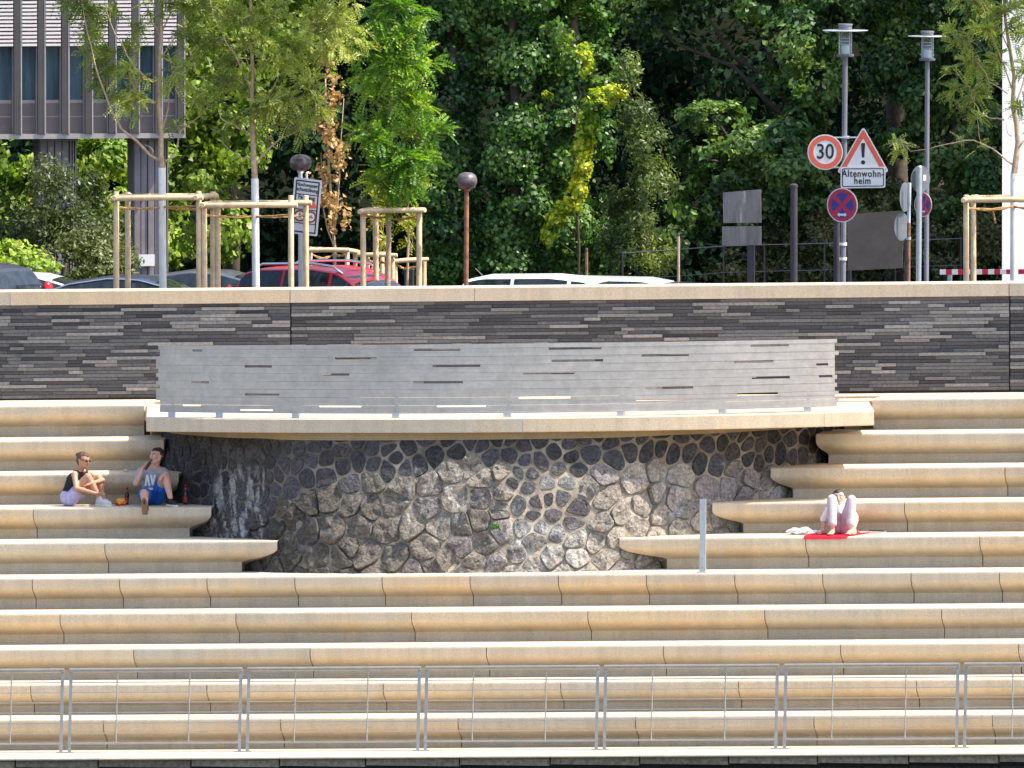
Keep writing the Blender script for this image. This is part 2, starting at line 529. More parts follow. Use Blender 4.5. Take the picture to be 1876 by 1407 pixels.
# promenade and quay edge
XW, XE = P(XOUT[0], 1300, 0).x, P(XOUT[1], 1300, 0).x
def sheet(name, x0, x1, y0, y1, zf, mat, nx=12, thick=None):
    mb = MB(); rows = []
    for j in range(2):
        y = (y0, y1)[j]
        rows.append([(lerp(x0, x1, i / nx), y, zf(lerp(x0, x1, i / nx))) for i in range(nx + 1)])
    mb.grid(rows)
    ob = mb.build(name, mat)
    if ob.data.polygons[0].normal.z < 0: ob.data.flip_normals()
    return ob
mb = MB(); rows = [[], [], [], []]
for i in range(25):
    x = lerp(XW, XE, i / 24); z = zquay(x)
    for r, (y, dz) in enumerate([(-0.66, -0.004), (0.5, -0.004), (0.5, -0.3), (-0.66, -0.3)]):
        rows[r].append((x, y, z + dz))
mb.grid(rows + [rows[0]])
prom = mb.build("promenade", M['coping']); tag(prom, kind="structure")
QJ = [-430, -150, 28, 180, 350, 512, 670, 842, 1008, 1172, 1335, 1498, 1665, 1830, 2000, 2300]
quay = thing("quay_wall", "dark basalt quay wall with a pale kerb along the bottom edge", "wall", (P(938, 1389, -1.6).x, -1.6, P(938, 1389, -1.6).z - 2.6))
qo = quay.location
def kerb_piece(x0, x1):
    mb = MB()
    pr = [(-0.675, -0.0385), (-0.675, 0.0), (-1.575, 0.0), (-1.594, -0.005), (-1.6, -0.014), (-1.6, -0.026), (-1.59, -0.036), (-1.56, -0.0385)]
    mb.grid([[(x, y, zquay(x) + dz) for y, dz in pr + [pr[0]]] for x in (x0, lerp(x0, x1, .5), x1)])
    mb.face(range(len(pr))); mb.face([len(pr) * 2 + 2 + i for i in range(len(pr))])
    return mb
for a, b in zip([XOUT[0]] + QJ, QJ + [XOUT[1]]):
    xa, xb = P(a, 1385, -1.6).x + 0.004, P(b, 1385, -1.6).x - 0.004
    kerb_piece(xa, xb).build("kerb", M['coping'], quay, qo, smooth='auto')
rng = random.Random(4)
mb = MB()
for row in range(9):
    h = 0.3 if row else 0.115
    top = -0.04 - (0 if row == 0 else 0.16 + (row - 1) * 0.3)
    off = 0 if row % 2 == 0 else 80
    for a, b in zip([XOUT[0]] + QJ, QJ + [XOUT[1]]):
        for (c, d) in ((a, (a + b) / 2), ((a + b) / 2, b)) if row else ((a, b),):
            g = rng.uniform(0.13, 0.20) if row == 0 else rng.uniform(.02, .035); yq = -1.51 + (.14 if row else 0)
            mb.col = (g * 1.35, g * 1.1, g * .8)
            xa, xb = P(c + off, 1395, -1.5).x + 0.012, P(d + off, 1395, -1.5).x - 0.012
            z0, z1 = zquay((xa + xb) / 2) + top - h + 0.012, zquay((xa + xb) / 2) + top
            mb.hexa([(xa, yq - rng.uniform(0, .015), z0), (xb, yq, z0), (xb, -1.2, z0), (xa, -1.2, z0), (xa, yq, z1), (xb, yq - rng.uniform(0, .015), z1), (xb, -1.2, z1), (xa, -1.2, z1)])
mb.col = (0.03, 0.03, 0.03)
mb.hexa([(XW, -1.34, qo.z), (XE, -1.34, qo.z), (XE, -1.25, qo.z), (XW, -1.25, qo.z), (XW, -1.34, zquay(XW) - .09), (XE, -1.34, zquay(XE) - .09), (XE, -1.25, zquay(XE) - .09), (XW, -1.25, zquay(XW) - .09)])
mb.build("masonry", M['quay'], quay, qo)
# masonry courses below the first are set back and coloured near black

wm, nt, b = new_mat("river_water")
b.inputs["Base Color"].default_value = (0.03, 0.05, 0.045, 1); b.inputs["Roughness"].default_value = 0.12
bump(nt, b, noise_node(nt, 0.9, 5, 0.6, geo_pos(nt)).outputs[0], 0.5, 0.3)
water = sheet("water", -600, 600, -700, -1.3, lambda x: qo.z + 0.25, wm, 2); tag(water, kind="structure")

# ------------------------------------------------------------------ railing
def railing(label):
    """panel built at its left post foot, x along the rail"""
    W, slope = 2.415, 0.0005
    ST = Zk[0][2]
    def at(x, h): return (x, 0.135 * h / 1.15, h + ST * x)
    t = thing("steel_railing", label, "railing", (0, 0, 0), "railing panels along the promenade")
    for x in (0.0, W):
        mb = MB(); mb.bar(at(x, -0.02), at(x, 1.13), 0.045, 0.012, (0, 1, 0)); mb.build("post", M['steel'], t)
        mb = MB(); mb.box((x - .06, -.05, -.006 + ST * x), (x + .06, .05, .006 + ST * x)); mb.build("base_plate", M['steel'], t)
    mb = MB(); mb.tube([at(-.02, 1.14), at(W / 2, 1.14), at(W + .02, 1.14)], 0.031, 14); mb.build("handrail", M['steel'], t, smooth='auto')
    for x in (0.66, 1.69):
        mb = MB(); mb.tube([at(x, 0.13), at(x, 1.12)], 0.0105, 8); mb.build("baluster", M['steel'], t, smooth='auto')
    for i, h in enumerate((0.125, 0.265, 0.405, 0.55, 0.69, 0.83, 0.97)):
        mb = MB(); mb.tube([at(0.0, h), at(W / 2, h), at(W, h)], 0.0135 if i == 0 else 0.0075, 8); mb.build("rod", M['steel'], t, smooth='auto')
    return t
RPOST = [-199, 127, 453, 779, 1107, 1437, 1767]
RLAB = ["steel railing panel cut off by the left edge of the photo", "second steel railing panel, left half of the promenade, below the seated couple", "third steel railing panel from the left",
        "fourth steel railing panel from the left, in the middle of the row", "fifth steel railing panel from the left", "sixth steel railing panel from the left, below the man on the towel",
        "steel railing panel cut off by the right edge of the photo"]
r0 = None
for i, px in enumerate(RPOST):
    r = railing(RLAB[0]) if r0 is None else copy_tree(r0)
    r0 = r0 or r
    r["label"] = RLAB[i]
    p = P(px, 1379, -0.5)
    r.location = (p.x, -0.5, zquay(p.x) + 0.001)

# ------------------------------------------------------------------ slate wall with coping
WY = 9.6
wl0, wr0 = P(30, 730.5, WY), P(1846, 714, WY)
wl1, wr1 = P(30, 559.5, WY), P(1846, 542.5, WY)
cl, cr = P(30, 533.5, WY - 0.06), P(1846, 517.6, WY - 0.06)
def lin(a, b, x): return a.z + (b.z - a.z) / (b.x - a.x) * (x - a.x)
zwb = lambda x: lin(wl0, wr0, x)
zwt = lambda x: lin(wl1, wr1, x)
zct = lambda x: lin(cl, cr, x)
wallx = P(938, 640, WY).x
slate = thing("slate_wall", "long dark slate wall with pale concrete coping behind the top steps", "wall", (wallx, WY, zwb(wallx)))
so = slate.location
rng = random.Random(11)
NC = 27
PJ = [XOUT[0], -784, 533, 1850, XOUT[1]]
for a, b in zip(PJ[:-1], PJ[1:]):
    xa, xb = P(a, 640, WY).x + 0.008, P(b, 640, WY).x - 0.008
    mb = MB()
    mb.col = (0.02, 0.02, 0.021)
    mb.hexa([(xa, WY + .03, zwb(xa) - .05), (xb, WY + .03, zwb(xb) - .05), (xb, WY + .3, zwb(xb) - .05), (xa, WY + .3, zwb(xa) - .05),
             (xa, WY + .03, zwt(xa)), (xb, WY + .03, zwt(xb)), (xb, WY + .3, zwt(xb)), (xa, WY + .3, zwt(xa))])
    for c in range(NC):
        x = xa
        edge = c in (0, NC - 1)
        while x < xb - 0.01:
            L = min(rng.choice([0.22, 0.35, 0.45, 0.49, 0.65, 0.95]) * rng.uniform(0.85, 1.15), xb - x)
            if xb - x - L < 0.12: L = xb - x
            u = rng.random()
            if u < 0.28 and not edge:
                g = rng.uniform(0.15, 0.30); prot = rng.uniform(0.022, 0.036); col = (g, g * 0.94, g * 0.87)
            elif u < 0.60:
                g = rng.uniform(0.085, 0.15); prot = rng.uniform(0.008, 0.018); col = (g * 1.0, g * 0.96, g * 0.95)
            else:
                g = rng.uniform(0.040, 0.085); prot = rng.uniform(-0.006, 0.008); col = (g * 1.04, g * 0.97, g * 1.02)
            mb.col = col
            x1 = x + L
            def zz(xx, f): return lerp(zwb(xx), zwt(xx), f)
            f0, f1 = c / NC + 0.0022, (c + 1) / NC - 0.0022
            j0, j1 = rng.uniform(-.003, .003), rng.uniform(-.003, .003)
            y0, y1 = WY - prot + j0, WY - prot + j1
            mb.hexa([(x + .002, y0, zz(x, f0)), (x1 - .002, y1, zz(x1, f0)), (x1 - .002, WY + .04, zz(x1, f0)), (x + .002, WY + .04, zz(x, f0)),
                     (x + .002, y0 + .002, zz(x, f1)), (x1 - .002, y1 + .002, zz(x1, f1)), (x1 - .002, WY + .04, zz(x1, f1)), (x + .002, WY + .04, zz(x, f1))])
            x = x1
    mb.build("slate_cladding", M['slate'], slate, so)
CJ = [XOUT[0], -490, 20, 533, 871, 1850, 2360, XOUT[1]]
for a, b in zip(CJ[:-1], CJ[1:]):
    g = 0.008 if (b in (533, 1850)) else 0.003
    xa, xb = P(a, 530, WY).x + 0.003, P(b, 530, WY).x - g
    mb = MB(); rows = []
    for x in (xa, lerp(xa, xb, .5), xb):
        zt, zb = zct(x), zwt(x) + 0.004
        rows.append([(x, WY - .06, zb), (x, WY - .06, zt - .012), (x, WY - .048, zt), (x, WY + .36, zt + .006), (x, WY + .37, zt), (x, WY + .37, zb), (x, WY - .06, zb)])
    mb.grid(rows); mb.face(range(6)); mb.face([14 + i for i in range(6)])
    mb.build("coping", M['coping'], slate, so)

# top tread (flat strip between the top step and the slate wall)
for s, (xa, xb) in enumerate(((XW, nose_x(9, 264)), (nose_x(9, 1598), XE))):
    pass
mb = MB(); rows = [[], [], [], []]
for i in range(21):
    x = lerp(XW, XE, i / 20)
    for r, (y, dz) in enumerate([(8.1 + 0.78, 0.004), (WY + .1, 0.004), (WY + .1, -.6), (8.1 + 0.78, -.6)]):
        rows[r].append((x, y, ztread(9, x) + dz))
mb.grid(rows + [rows[0]])
tag(mb.build("pavement", M['coping']), kind="structure")

# ------------------------------------------------------------------ rounded stone bastion
XC = sum((P(l[0], NOSE_L[k], GOING * k).x + P(r[0], NOSE_R[k], GOING * k).x) / 2 for k, (l, r) in ENDS.items() if k < 9) / 4
CURVE = [(0, 4.15), (0.7, 4.165), (1.3, 4.21), (2.0, 4.34), (2.45, 4.52), (2.7, 4.73), (2.95, 4.97), (3.3, 5.15), (3.58, 5.38), (3.96, 5.82), (4.24, 6.16), (4.5, 6.60), (4.68, 7.0), (4.84, 7.5), (4.92, 8.3)]
BATTER = 0.30
full = [(-w, y) for w, y in CURVE[:0:-1]] + CURVE
# smooth and measure the arc length
dense = []
for i in range(len(full) - 1):
    p0, p1, p2, p3 = full[max(i - 1, 0)], full[i], full[i + 1], full[min(i + 2, len(full) - 1)]
    for s in range(12):
        t = s / 12
        q = []
        for d in (0, 1):
            m1, m2 = (p2[d] - p0[d]) / 2, (p3[d] - p1[d]) / 2
            q.append((2 * t**3 - 3 * t**2 + 1) * p1[d] + (t**3 - 2 * t**2 + t) * m1 + (-2 * t**3 + 3 * t**2) * p2[d] + (t**3 - t**2) * m2)
        dense.append(q)
dense.append(list(full[-1]))
dense = np.array(dense)
arc = np.concatenate([[0], np.cumsum(np.hypot(*np.diff(dense, axis=0).T))])
arc -= arc[-1] / 2
UMAX = arc[-1]
def surf(u, v):
    w = float(np.interp(u, arc, dense[:, 0])); y = float(np.interp(u, arc, dense[:, 1]))
    w2 = float(np.interp(u + .05, arc, dense[:, 0])); y2 = float(np.interp(u + .05, arc, dense[:, 1]))
    w1 = float(np.interp(u - .05, arc, dense[:, 0])); y1 = float(np.interp(u - .05, arc, dense[:, 1]))
    n = Vector((y2 - y1, -(w2 - w1), 0)); n = n.normalized() if n.length else Vector((1, 0, 0))
    x = XC + w
    return Vector((x, y + BATTER * v, ztread(4, x) + v)), (n + Vector((0, 0, BATTER * -n.y))).normalized()
VTOP = 1.93
bast = thing("stone_bastion", "rounded wall of dark basalt rubble bulging between the steps under a concrete slab", "stone wall", (XC, 4.9, ztread(4, XC)))
bo = bast.location
rng = random.Random(21)
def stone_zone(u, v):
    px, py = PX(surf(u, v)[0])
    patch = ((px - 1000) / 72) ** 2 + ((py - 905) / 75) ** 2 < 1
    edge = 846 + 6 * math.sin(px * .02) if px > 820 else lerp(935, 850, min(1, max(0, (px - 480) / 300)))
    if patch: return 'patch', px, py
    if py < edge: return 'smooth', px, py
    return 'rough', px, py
seeds = []
for _ in range(26000):
    u, v = rng.uniform(-UMAX, UMAX), rng.uniform(-0.1, VTOP)
    z, px, py = stone_zone(u, v)
    base = {'patch': 0.19, 'smooth': 0.205, 'rough': 0.30}[z]
    r = base * rng.uniform(0.72, 1.3)
    ok = True
    for (a, b, c, *_r) in seeds:
        dx, dy = (a - u), (b - v) * 1.08
        if abs(dx) < .5 and dx * dx + dy * dy < ((c + r) / 2) ** 2: ok = False; break
    if ok: seeds.append((u, v, r, z, px, py))
SA = np.array([(s[0], s[1]) for s in seeds])
def clip(poly, nx, ny, d):
    out = []
    for i in range(len(poly)):
        a, b = poly[i], poly[(i + 1) % len(poly)]
        da, db = a[0] * nx + a[1] * ny - d, b[0] * nx + b[1] * ny - d
        if da <= 0: out.append(a)
        if (da < 0) != (db < 0) and da != db:
            t = da / (da - db); out.append((lerp(a[0], b[0], t), lerp(a[1], b[1], t)))
    return out
def inset(poly, g):
    # shift every edge inward by g (half-plane clipping keeps it convex)
    n = len(poly); out = list(poly)
    area = sum(poly[i][0] * poly[(i + 1) % n][1] - poly[(i + 1) % n][0] * poly[i][1] for i in range(n))
    s = 1 if area > 0 else -1
    for i in range(n):
        a, b = poly[i], poly[(i + 1) % n]
        ex, ey = b[0] - a[0], b[1] - a[1]; L = math.hypot(ex, ey)
        if L < 1e-6: continue
        nx, ny = s * ey / L, -s * ex / L
        out = clip(out, nx, ny, a[0] * nx + a[1] * ny - g)
        if len(out) < 3: return []
    return out
def stain_white(px, py):
    """pale lime runs seeping down the stones"""
    s = 0.0
    n = noise.noise(Vector((px * 0.15, py * 0.016, 3.1)))
    n2 = noise.noise(Vector((px * 0.09, py * 0.05, 9.1)))
    def w(x0, x1, y0, y1): return max(0, min(1, (px - x0) / 14, (x1 - px) / 14)) * max(0, min(1, (py - y0) / 20, (y1 - py) / 12))
    s += w(385, 490, 850, 1000) * max(0, n * 2.4)
    s += w(930, 1085, 955, 1050) * max(0, 0.35 + n2 * 1.3)
    s += w(1190, 1260, 850, 960) * max(0, n * 2.2)
    s += w(1400, 1440, 862, 915) * 0.9
    s += w(740, 860, 850, 960) * max(0, n * 2.0 - 0.1)
    s += 0.6 * max(0, n2 - 0.3) * (1 if px > 900 and py > 850 else 0.25)
    return min(0.6, s)
mb = MB(); nst = 0
for i, (u0, v0, r0_, z, px0, py0) in enumerate(seeds):
    poly = [(u0 - .6, v0 - .6), (u0 + .6, v0 - .6), (u0 + .6, v0 + .6), (u0 - .6, v0 + .6)]
    d2 = ((SA - (u0, v0)) ** 2).sum(1)
    for j in np.argsort(d2)[1:22]:
        if d2[j] > 1.2: break
        dx, dy = SA[j] - (u0, v0); L = math.hypot(dx, dy)
        poly = clip(poly, dx / L, dy / L, (u0 * dx + v0 * dy) / L + L / 2 * (0.5 + 0.5 * 1.0))
        if len(poly) < 3: break
    if len(poly) < 3: continue
    gap = {'patch': 0.021, 'smooth': 0.014, 'rough': 0.0075}[z] * rng.uniform(0.75, 1.3)
    poly = inset(poly, gap)
    if len(poly) < 3: continue
    poly = [(p, max(-0.05, min(VTOP + .05, q))) for p, q in poly]
    for _c in range(2):     # corner cutting rounds the stone
        k = 0.22 if z != 'rough' else 0.14
        poly = [q for a, b in zip(poly, poly[1:] + poly[:1]) for q in ((lerp(a[0], b[0], k), lerp(a[1], b[1], k)), (lerp(a[0], b[0], 1 - k), lerp(a[1], b[1], 1 - k)))]
    # resample
    P2 = np.array(poly + poly[:1]); s = np.concatenate([[0], np.cumsum(np.hypot(*np.diff(P2, axis=0).T))])
    if s[-1] < 0.12: continue
    K = 24
    ts = np.linspace(0, s[-1], K, endpoint=False)
    ring = [(float(np.interp(t, s, P2[:, 0])), float(np.interp(t, s, P2[:, 1]))) for t in ts]
    cu, cv = sum(p[0] for p in ring) / K, sum(p[1] for p in ring) / K
    tx, ty = rng.gauss(0, 1), rng.gauss(0, 1)
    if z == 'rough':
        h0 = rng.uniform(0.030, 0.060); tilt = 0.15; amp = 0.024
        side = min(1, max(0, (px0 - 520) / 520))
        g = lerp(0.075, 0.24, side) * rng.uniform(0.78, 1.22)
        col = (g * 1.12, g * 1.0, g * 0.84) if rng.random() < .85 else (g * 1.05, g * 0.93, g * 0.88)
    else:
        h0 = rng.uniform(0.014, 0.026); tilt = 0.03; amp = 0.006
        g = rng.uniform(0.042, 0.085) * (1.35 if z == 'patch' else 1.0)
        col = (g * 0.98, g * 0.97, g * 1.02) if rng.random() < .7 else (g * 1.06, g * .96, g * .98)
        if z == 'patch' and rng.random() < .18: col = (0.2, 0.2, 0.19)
    rings = [(1.0, -0.012), (0.985, 0.55), (0.94, 0.88), (0.74, 1.0), (0.45, 1.03), (0.2, 1.04)]
    o = len(mb.v); P3 = []
    seedv = Vector((i * 1.7, i * 0.31, 0))
    for (f, hh) in rings:
        for (pu, pv) in ring:
            u, v = lerp(cu, pu, f), lerp(cv, pv, f)
            pos, n = surf(u, v)
            h = hh * h0 if f < 1 else -0.012
            if f < 1:
                q = Vector((u, v, 0))
                h += (tx * (u - cu) + ty * (v - cv)) * tilt * (0.4 if f > .95 else 1)
                h += amp * (noise.noise(q * 5 + seedv) + 0.5 * noise.noise(q * 13 + seedv)) * (0.5 if f > .95 else 1)
                if z == 'rough':   # broken facets
                    h += 0.02 * math.floor(2.2 * noise.noise(q * 6.5 - seedv) + .5)
                h = max(0.001, h)
            p = pos + n * h
            P3.append(p); mb.v.append(p)
    pos, n = surf(cu, cv); mb.v.append(pos + n * (h0 * 1.05)); P3.append(mb.v[-1])
    def fc(idx):
        p = mb.v[idx[0]]
        a, b = PX(p)
        w = stain_white(a, b)
        t = 1 + 0.22 * noise.noise(p * 9)
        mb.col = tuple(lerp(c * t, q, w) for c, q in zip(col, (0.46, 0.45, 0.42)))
        mb.face(idx)
    for r in range(len(rings) - 1):
        for k in range(K):
            k2 = (k + 1) % K
            fc((o + r * K + k, o + r * K + k2, o + (r + 1) * K + k2, o + (r + 1) * K + k))
    last = o + (len(rings) - 1) * K; cidx = o + len(rings) * K
    for k in range(K): fc((last + k, last + (k + 1) % K, cidx))
    nst += 1
print("stones", nst)
mb.build("stonework", M['stone'], bast, bo, smooth='auto')
# mortar bed behind the stones
me_v, me_f, me_c = [], [], []
NU, NV = 300, 50
for j in range(NV + 1):
    for i in range(NU + 1):
        u, v = lerp(-UMAX, UMAX, i / NU), lerp(-0.06, VTOP + .02, j / NV)
        p, n = surf(u, v)
        px, py = PX(p)
        p = p + n * (0.012 * noise.noise(p * 6) + 0.003)
        me_v.append(tuple(p - bo))
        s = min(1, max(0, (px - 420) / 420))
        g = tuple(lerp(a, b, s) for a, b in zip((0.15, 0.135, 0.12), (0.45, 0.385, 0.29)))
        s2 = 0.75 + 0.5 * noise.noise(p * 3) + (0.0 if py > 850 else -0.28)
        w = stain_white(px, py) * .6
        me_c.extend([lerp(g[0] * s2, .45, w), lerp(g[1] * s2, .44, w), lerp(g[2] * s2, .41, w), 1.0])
for j in range(NV):
    for i in range(NU):
        a = j * (NU + 1) + i
        me_f.append((a, a + 1, a + NU + 2, a + NU + 1))
me = bpy.data.meshes.new("mortar_bed"); me.from_pydata(me_v, [], me_f); me.materials.append(M['mortar'])
me.color_attributes.new("Col", 'FLOAT_COLOR', 'POINT').data.foreach_set("color", me_c)
me.polygons.foreach_set("use_smooth", [True] * len(me_f))
ob = bpy.data.objects.new("mortar_bed", me); COL.objects.link(ob); ob.parent = bast

# stained concrete bearing band under the slab
mb = MB(); rows = []
for i in range(121):
    u = lerp(-UMAX, UMAX, i / 120); p, n = surf(u, VTOP - .075); q, n = surf(u, VTOP + .03); n = Vector((n.x, n.y, 0)).normalized()
    rows.append([p - n * .02, p + n * .035, q + n * .06, q - n * .02])
mb.grid(rows)
mb.build("bearing_band", concrete("stained_concrete", (0.30, 0.235, 0.14)), bast, bo)
# slab on the bastion
SPC, SHW = 937.0, 670.0
def slabY(px, back=0.0): return 5.85 - 1.30 * (1 - ((px - 872.0) / 735.0) ** 2) + back
s_l, s_r = P(268, 765, slabY(268)), P(1601, 752.5, slabY(1601))
b_l, b_r = P(268, 790.5, slabY(268)), P(1601, 779.5, slabY(1601))
zst = lambda x: lin(s_l, s_r, x)
zsb = lambda x: lin(b_l, b_r, x)
def slabpt(px):
    Y = slabY(px); return P(px, 765 - (px - 268) * 12.5 / 1333, Y)
for a, b in ((268, 958), (958, 1510), (1510, 1601)):
    mb = MB(); n = 14 if b - a > 200 else 4
    rows = []
    for i in range(n + 1):
        p = slabpt(lerp(a, b, i / n)); x = p.x
        if i == 0 and a > 268: x += .002
        if i == n and b < 1601: x -= .002
        zt, zb = zst(x), zsb(x)
        bk = 8.22; xk = x - .19 * (bk - p.y)
        rows.append([(x, p.y, zb + .012), (x, p.y, zt - .014), (x, p.y + .014, zt), (xk, bk, zst(x)), (xk, bk, zb), (x, p.y + .014, zb), (x, p.y, zb + .012)])
    mb.grid(rows); mb.face(range(6)); mb.face([n * 7 + i for i in range(6)])
    mb.build("cap_slab", M['coping'], bast, bo)
xa, xb = P(266, 740, 8.24).x, P(1597, 735, 8.24).x
mb = MB()
mb.hexa([(xa, 8.24, zsb(xa)), (xb, 8.24, zsb(xb)), (xb, 8.86, zsb(xb)), (xa, 8.86, zsb(xa)), (xa, 8.24, ztread(9, xa) - .03), (xb, 8.24, ztread(9, xb) - .03), (xb, 8.86, ztread(9, xb) - .03), (xa, 8.86, ztread(9, xa) - .03)])
mb.build("back_ledge", M['coping'], bast, bo)

# metal screen on the slab
scr = thing("metal_screen", "curved screen of brushed steel slats with open slots, standing on the slab", "screen", (P(911, 760, 5.0).x, slabY(911) + .18, zst(P(911, 760, 5.0).x)))
sco = scr.location
SLOTS = [(352, 370, 644), (448, 498, 670), (613, 690, 657), (758, 843, 642), (1005, 1102, 640), (1375, 1445, 633), (1175, 1262, 650), (1345, 1417, 664),
         (1010, 1105, 665), (792, 880, 673), (958, 1052, 688), (1377, 1447, 694), (757, 848, 704), (350, 383, 704), (1495, 1517, 672), (1500, 1525, 691), (1182, 1270, 714),
         (448, 512, 723), (950, 1045, 728), (1350, 1425, 721), (335, 368, 745), (440, 500, 751), (585, 662, 746), (800, 890, 743), (1165, 1252, 738), (592, 640, 687)]
NR = 17
def scr_y(px, f):
    """photo y of the screen at height fraction f (0 bottom .. 1 top)"""
    q = (px - 911) / 621
    yb = lerp(755, 745, (px - 290) / 1243) + 7.5 * (1 - q * q) * 1.0
    yt = lerp(633, 621, (px - 290) / 1243) + 3.0 * (1 - q * q)
    return lerp(yb, yt, f)
rng = random.Random(5)
mb = MB()
cuts = [[] for _ in range(NR)]
for (a, b, y) in SLOTS:
    f = (y - scr_y((a + b) / 2, 0)) / (scr_y((a + b) / 2, 1) - scr_y((a + b) / 2, 0))
    cuts[max(0, min(NR - 1, int(f * NR)))].append((a, b))
for r in range(NR):
    xs = 290 + rng.choice([-4, 0, 3]); xe = 1533 + rng.choice([-4, 0, 3])
    edges = [xs]
    for a, b in sorted(cuts[r]): edges += [a, b]
    edges.append(xe)
    dep = rng.uniform(-.003, .003)
    for a, b in zip(edges[0::2], edges[1::2]):
        n = max(2, int((b - a) / 22))
        rows = []
        for i in range(n + 1):
            px = lerp(a, b, i / n); Y = slabY(px, 0.18) + dep
            f0, f1 = (r + (0.03 if r % 2 == 0 else .004)) / NR, (r + (0.995 if r % 2 == 0 else .97)) / NR
            p0, p1 = P(px, scr_y(px, f0), Y), P(px, scr_y(px, f1), Y)
            t = Vector((0, .02, 0))
            rows.append([p0, p1, p1 + t, p0 + t, p0])
        mb.grid(rows); o = len(mb.v)
        mb.face([o - 5 * (n + 1) + i for i in range(4)]); mb.face([o - 5 + i for i in range(4)])
for r in range(NR):          # the slots are half a slat high: a strip closes their lower half
    for a, b in cuts[r]:
        rows = []
        for i in range(4):
            px = lerp(a, b, i / 3); Y = slabY(px, 0.18) + .004
            p0, p1 = P(px, scr_y(px, (r + .015) / NR), Y), P(px, scr_y(px, (r + (.62 if r < 3 else .42)) / NR), Y)
            t = Vector((0, .02, 0)); rows.append([p0, p1, p1 + t, p0 + t, p0])
        mb.grid(rows)
mb.build("slat_panel", M['brushed'], scr, sco)
for px in (316, 403, 543, 726, 930, 1138, 1324, 1480):
    Y = slabY(px, 0.24); p = P(px, scr_y(px, 1.0), Y)
    mb = MB(); z0 = zst(p.x) + .001
    zt = P(px, scr_y(px, .96), Y).z
    mb.box((p.x - .05, Y - .08, z0), (p.x + .05, Y + .03, z0 + .075)); mb.build("foot", M['galv'], scr, sco)
    mb = MB(); mb.box((p.x - .02, Y + .035, z0), (p.x + .02, Y + .075, zt)); mb.build("upright", M['galv'], scr, sco)

# galvanised post in front of the bastion
p = P(1287.5, 1039, 3.75)
zt = P(1287.5, 914, 3.75).z
z0 = ztread(4, p.x)
gp = thing("steel_post", "lone galvanised steel post standing before the stone wall", "post", (p.x, 3.75, z0))
mb = MB()
mb.prism([(p.x - .042, 3.72, z0), (p.x + .042, 3.72, z0), (p.x + .042, 3.78, z0), (p.x + .034, 3.78, z0), (p.x + .034, 3.73, z0), (p.x - .034, 3.73, z0), (p.x - .034, 3.78, z0), (p.x - .042, 3.78, z0)], (0.004, 0, zt - z0))
mb.build("shaft", M['galv'], gp, gp.location)
mb = MB()
for h in (0.08, 0.2): mb.lathe((p.x, 3.712, z0 + h), [(0.009, 0), (0.011, .003), (0.011, .008)], 8, 'Y')
mb.build("bolt", M['steel'], gp, gp.location)
mb = MB(); mb.box((p.x - .075, 3.68, z0 + .001), (p.x + .075, 3.84, z0 + .012)); mb.build("base_plate", M['galv'], gp, gp.location)
# weed in the wall

# ------------------------------------------------------------------ street level behind the wall
ZG = P(938, 525, WY).z - 1.65
street = sheet("street", -420, 420, WY + .2, 700, lambda x: ZG, plain('street_asphalt', (.05, .05, .052), .95, 0, .25, 3, .3, 0.0), 2); tag(street, kind="structure")
soil = sheet("ground", -420, 420, 24.8, 690, lambda x: ZG + .004, plain("dark_forest_soil", (.010, .012, .007), 1.0, 0, .4, 1.5, .4, 0.0), 2); tag(soil, kind="structure")

def mesh_text(body, size, mat, name, parent, origin, loc, rx=math.pi / 2, rz=0.0, ry=0.0, sx=1.0, align='CENTER', space=1.0, thick=0.0):
    cu = bpy.data.curves.new(name, 'FONT'); cu.body = body; cu.size = size; cu.align_x = align; cu.align_y = 'CENTER'
    cu.space_character = space; cu.extrude = 0.001; cu.offset = thick; cu.resolution_u = 3
    tmp = bpy.data.objects.new(name, cu); COL.objects.link(tmp)
    dg = bpy.context.evaluated_depsgraph_get()
    me = bpy.data.meshes.new_from_object(tmp.evaluated_get(dg)); me.name = name
    bpy.data.objects.remove(tmp); bpy.data.curves.remove(cu)
    me.transform(Matrix.Rotation(rz, 4, 'Z') @ Matrix.Rotation(ry, 4, 'Y') @ Matrix.Rotation(rx, 4, 'X') @ Matrix.Diagonal((sx, 1, 1, 1)))
    me.transform(Matrix.Translation(Vector(loc) - Vector(origin)))
    me.materials.clear(); me.materials.append(mat)
    o = bpy.data.objects.new(name, me); COL.objects.link(o); o.parent = parent
    return o

# ------------------------------------------------------------------ office building on piers
BY, PHI = 26.0, rad(19.0)
bc = P(338, 250, BY)
bdir = Vector((math.cos(PHI), math.sin(PHI), 0)); bnor = Vector((math.sin(PHI), -math.cos(PHI), 0))   # outwards
def bz(py): return P(330, py, BY).z
bld = thing("office_building", "dark clad office building on piers with vertical fins and pale louvres", "building", (bc.x - 3, BY + 1.5, ZG))
blo = bld.location
def fbox(mb, s0, s1, d0, d1, z0, z1):
    """box on the facade: s metres left of the corner, d metres out from the facade plane"""
    q = lambda s, d, z: (bc.x - s * bdir.x + d * bnor.x, bc.y - s * bdir.y + d * bnor.y, z)
    mb.hexa([q(s1, d1, z0), q(s0, d1, z0), q(s0, d0, z0), q(s1, d0, z0), q(s1, d1, z1), q(s0, d1, z1), q(s0, d0, z1), q(s1, d0, z1)])
SB = 128.0 * 300 / 322
def sp(px): return (338 - px) / SB
zb0, zb1, zw0, zw1, ztop = bz(252), bz(243), bz(181), bz(82), bz(-420)
mb = MB(); fbox(mb, 0.05, 9.0, -5.0, -0.16, zb0 + .02, ztop); mb.build("core_wall", M['facade'], bld, blo)
mb = MB(); fbox(mb, 0.0, 9.0, -0.6, 0.13, zb0, zb1); mb.build("bottom_beam", M['facade_edge'], bld, blo)
fins = [338 - 43.2 * i for i in range(24)]
